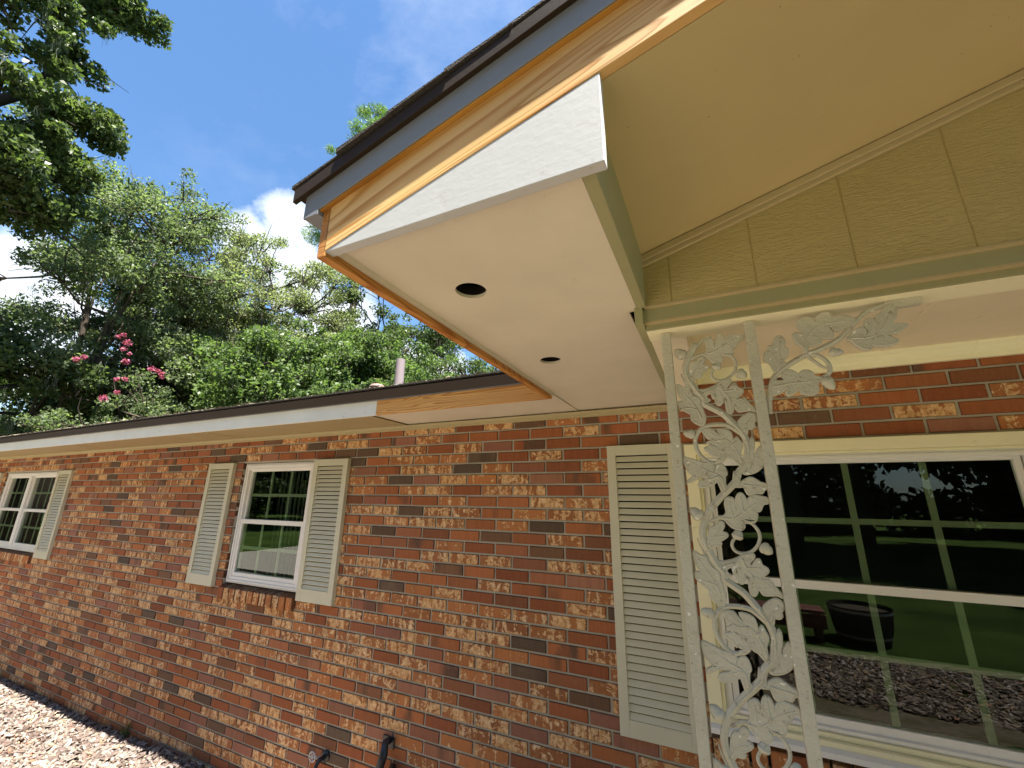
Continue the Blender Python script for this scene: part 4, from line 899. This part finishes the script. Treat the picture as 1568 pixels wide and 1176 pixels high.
# pine whose top shows over the gable roof
b = at(-48.6, 0, 24); b.z = -.4
cl = clumps_dir(b, [(-49.4,44.3,24),(-48.2,44.8,24),(-47,44.2,24),(-50,42.5,23.6),(-48.4,42.8,24.4),(-46.6,42.6,24),(-49.2,40.6,24),(-47.4,40.4,24),(-50.4,39.2,24),(-46,39.4,24),(-48.5,38,24),(-51.3,41.5,23),(-45.2,41.2,25),(-52,37,24),(-45,36.5,24),(-50.2,35.6,24.6),(-47,35,23.5),(-52.6,33.5,24),(-44.6,33.6,24),(-49,33,24),(-48.8,46.3,24)])
tree('tall pine with its tuft showing above the gable roof edge', b, 25, (1,1,1,19), 0, .95, 36000, .34, M['needle'], .22, forks=4, clumps=cl, name='pine_tree', aspect=.09, flat=.7)
# crape myrtle with pink flower heads
b = at(-70, 0, 16.2); b.z = -.4
cm_ = tree('crape myrtle with scattered pink flower heads before the dark trees', b, 5.2, (2.0, 1.6, 1.5, 3.6), 22, .6, 16000, .09, M['leaf_mid'], .09, forks=6, name='crape_myrtle', group=None)
fl = np.array([np.array(at(a_, e_, 14.9) - Vector(b)) for a_, e_ in [(-70.6,15.7),(-70.2,15.0),(-70.3,14.3),(-69.8,13.9),(-69.9,13.1),(-73.4,12.5),(-72.9,12.8),(-67.8,12.8),(-67.2,12.7),(-66.8,12.1),(-70.2,11.2),(-69.6,11.4),(-69.9,9.9),(-70.8,9.2),(-66.9,12.5),(-70.9,15.4)]])
V_, F_, A_ = leafquads(fl, rng.uniform(.05, .10, len(fl)), 900, .05, 1.0, .8); obj('flower_heads', npmesh('flower_heads', V_, F_, A_), M['petal'], cm_)
# front yard trees: they shade the lawn and show only as reflections in the windows
FY = [(-9,-19,8),(-3,-24,10),(2.2,-17,9),(6,-23,10),(10.5,-18,9),(15,-25,11),(21,-21,10),(27,-28,11),(-16,-24,10),(-24,-22,10),(-31,-28,11)]
proto = None
for i, (x, y, h) in enumerate(FY):
    if proto is None:
        proto = tree('shade tree of the front yard seen reflected in the windows', (x, y, -.4), h, (3.9,3.9,3.4,h-2.9), 34, 1.4, 34000, .28, M['leaf_shade'], .26, name='shade_tree', group='front yard shade trees', forks=6)
    else:
        c_ = proto.copy(); C.objects.link(c_); c_.location = (x, y, -.4); c_.rotation_euler = (0, 0, i*1.3); c_.scale = (1.25, 1.25, h/8*1.55)
        for ch in list(proto.children): d_ = ch.copy(); C.objects.link(d_); d_.parent = c_
V_, F_, A_ = [], [], []
cc = np.stack([rng.uniform(-70, 70, 800), rng.uniform(-42, -35, 800), rng.uniform(0, 14, 800)], 1)
V_, F_, A_ = leafquads(cc, rng.uniform(1.8, 2.8, 800), 120000, .75); obj('far_woodland', npmesh('far_woodland', V_, F_, A_), M['leaf_shade'], kind='stuff', label='dark woodland edge across the front lawn')
cc = np.stack([rng.uniform(-62, 30, 300), rng.uniform(34, 42, 300), rng.uniform(-.4, 6.5, 300)], 1)
V_, F_, A_ = leafquads(cc, rng.uniform(1.2, 2.6, 300), 32000, .42); obj('back_woodland', npmesh('back_woodland', V_, F_, A_), M['leaf_mid'], kind='stuff', label='woodland edge far behind the house')
cc = np.stack([rng.uniform(-48, -38, 160), rng.uniform(-30, 36, 160), rng.uniform(-.4, 6, 160)], 1)
V_, F_, A_ = leafquads(cc, rng.uniform(1.2, 2.6, 160), 18000, .42); obj('side_woodland', npmesh('side_woodland', V_, F_, A_), M['leaf_dark'], kind='stuff', label='woodland edge beyond the left end of the house')
# barrel planter and a low red box reflected in the large window
t = thing('barrel_planter', 'round dark half barrel on the lawn reflected in the large window', 'planter', (1.75, -6.1, -.36))
mb = MB(); mb.tube([(0,0,0),(0,0,.25),(0,0,.5)], [.30,.37,.40], 24, cap=False); mb.tube([(0,0,.44),(0,0,.44)], [.38,.001], 24, cap=False); mb.build('barrel', M['bark'], t, smooth=True)
mb = MB()
for z, r in ((.10,.338),(.44,.397)): mb.tube([(0,0,z),(0,0,z+.035)], [r, r+.004], 24, cap=False)
mb.build('hoop', M['metal'], t)
M['redwood'] = paint('red_stained_wood', (.16, .065, .055), .7, .2, .1)
t = thing('garden_bench', 'low red stained timber bench on the lawn reflected in the large window', 'bench', (.55, -5.9, -.36))
mb = MB(); mb.box(-.7, .7, -.2, -.01, .40, .44); mb.box(-.7, .7, .01, .2, .40, .44); mb.build('seat', M['redwood'], t, bevel=.006)
mb = MB(); mb.box(-.7, .7, .19, .22, .20, .39); mb.build('apron', M['redwood'], t)
for s_ in (-.6, .6):
    mb = MB(); mb.box(s_-.04, s_+.04, -.18, .185, 0, .40); mb.build('leg', M['redwood'], t)
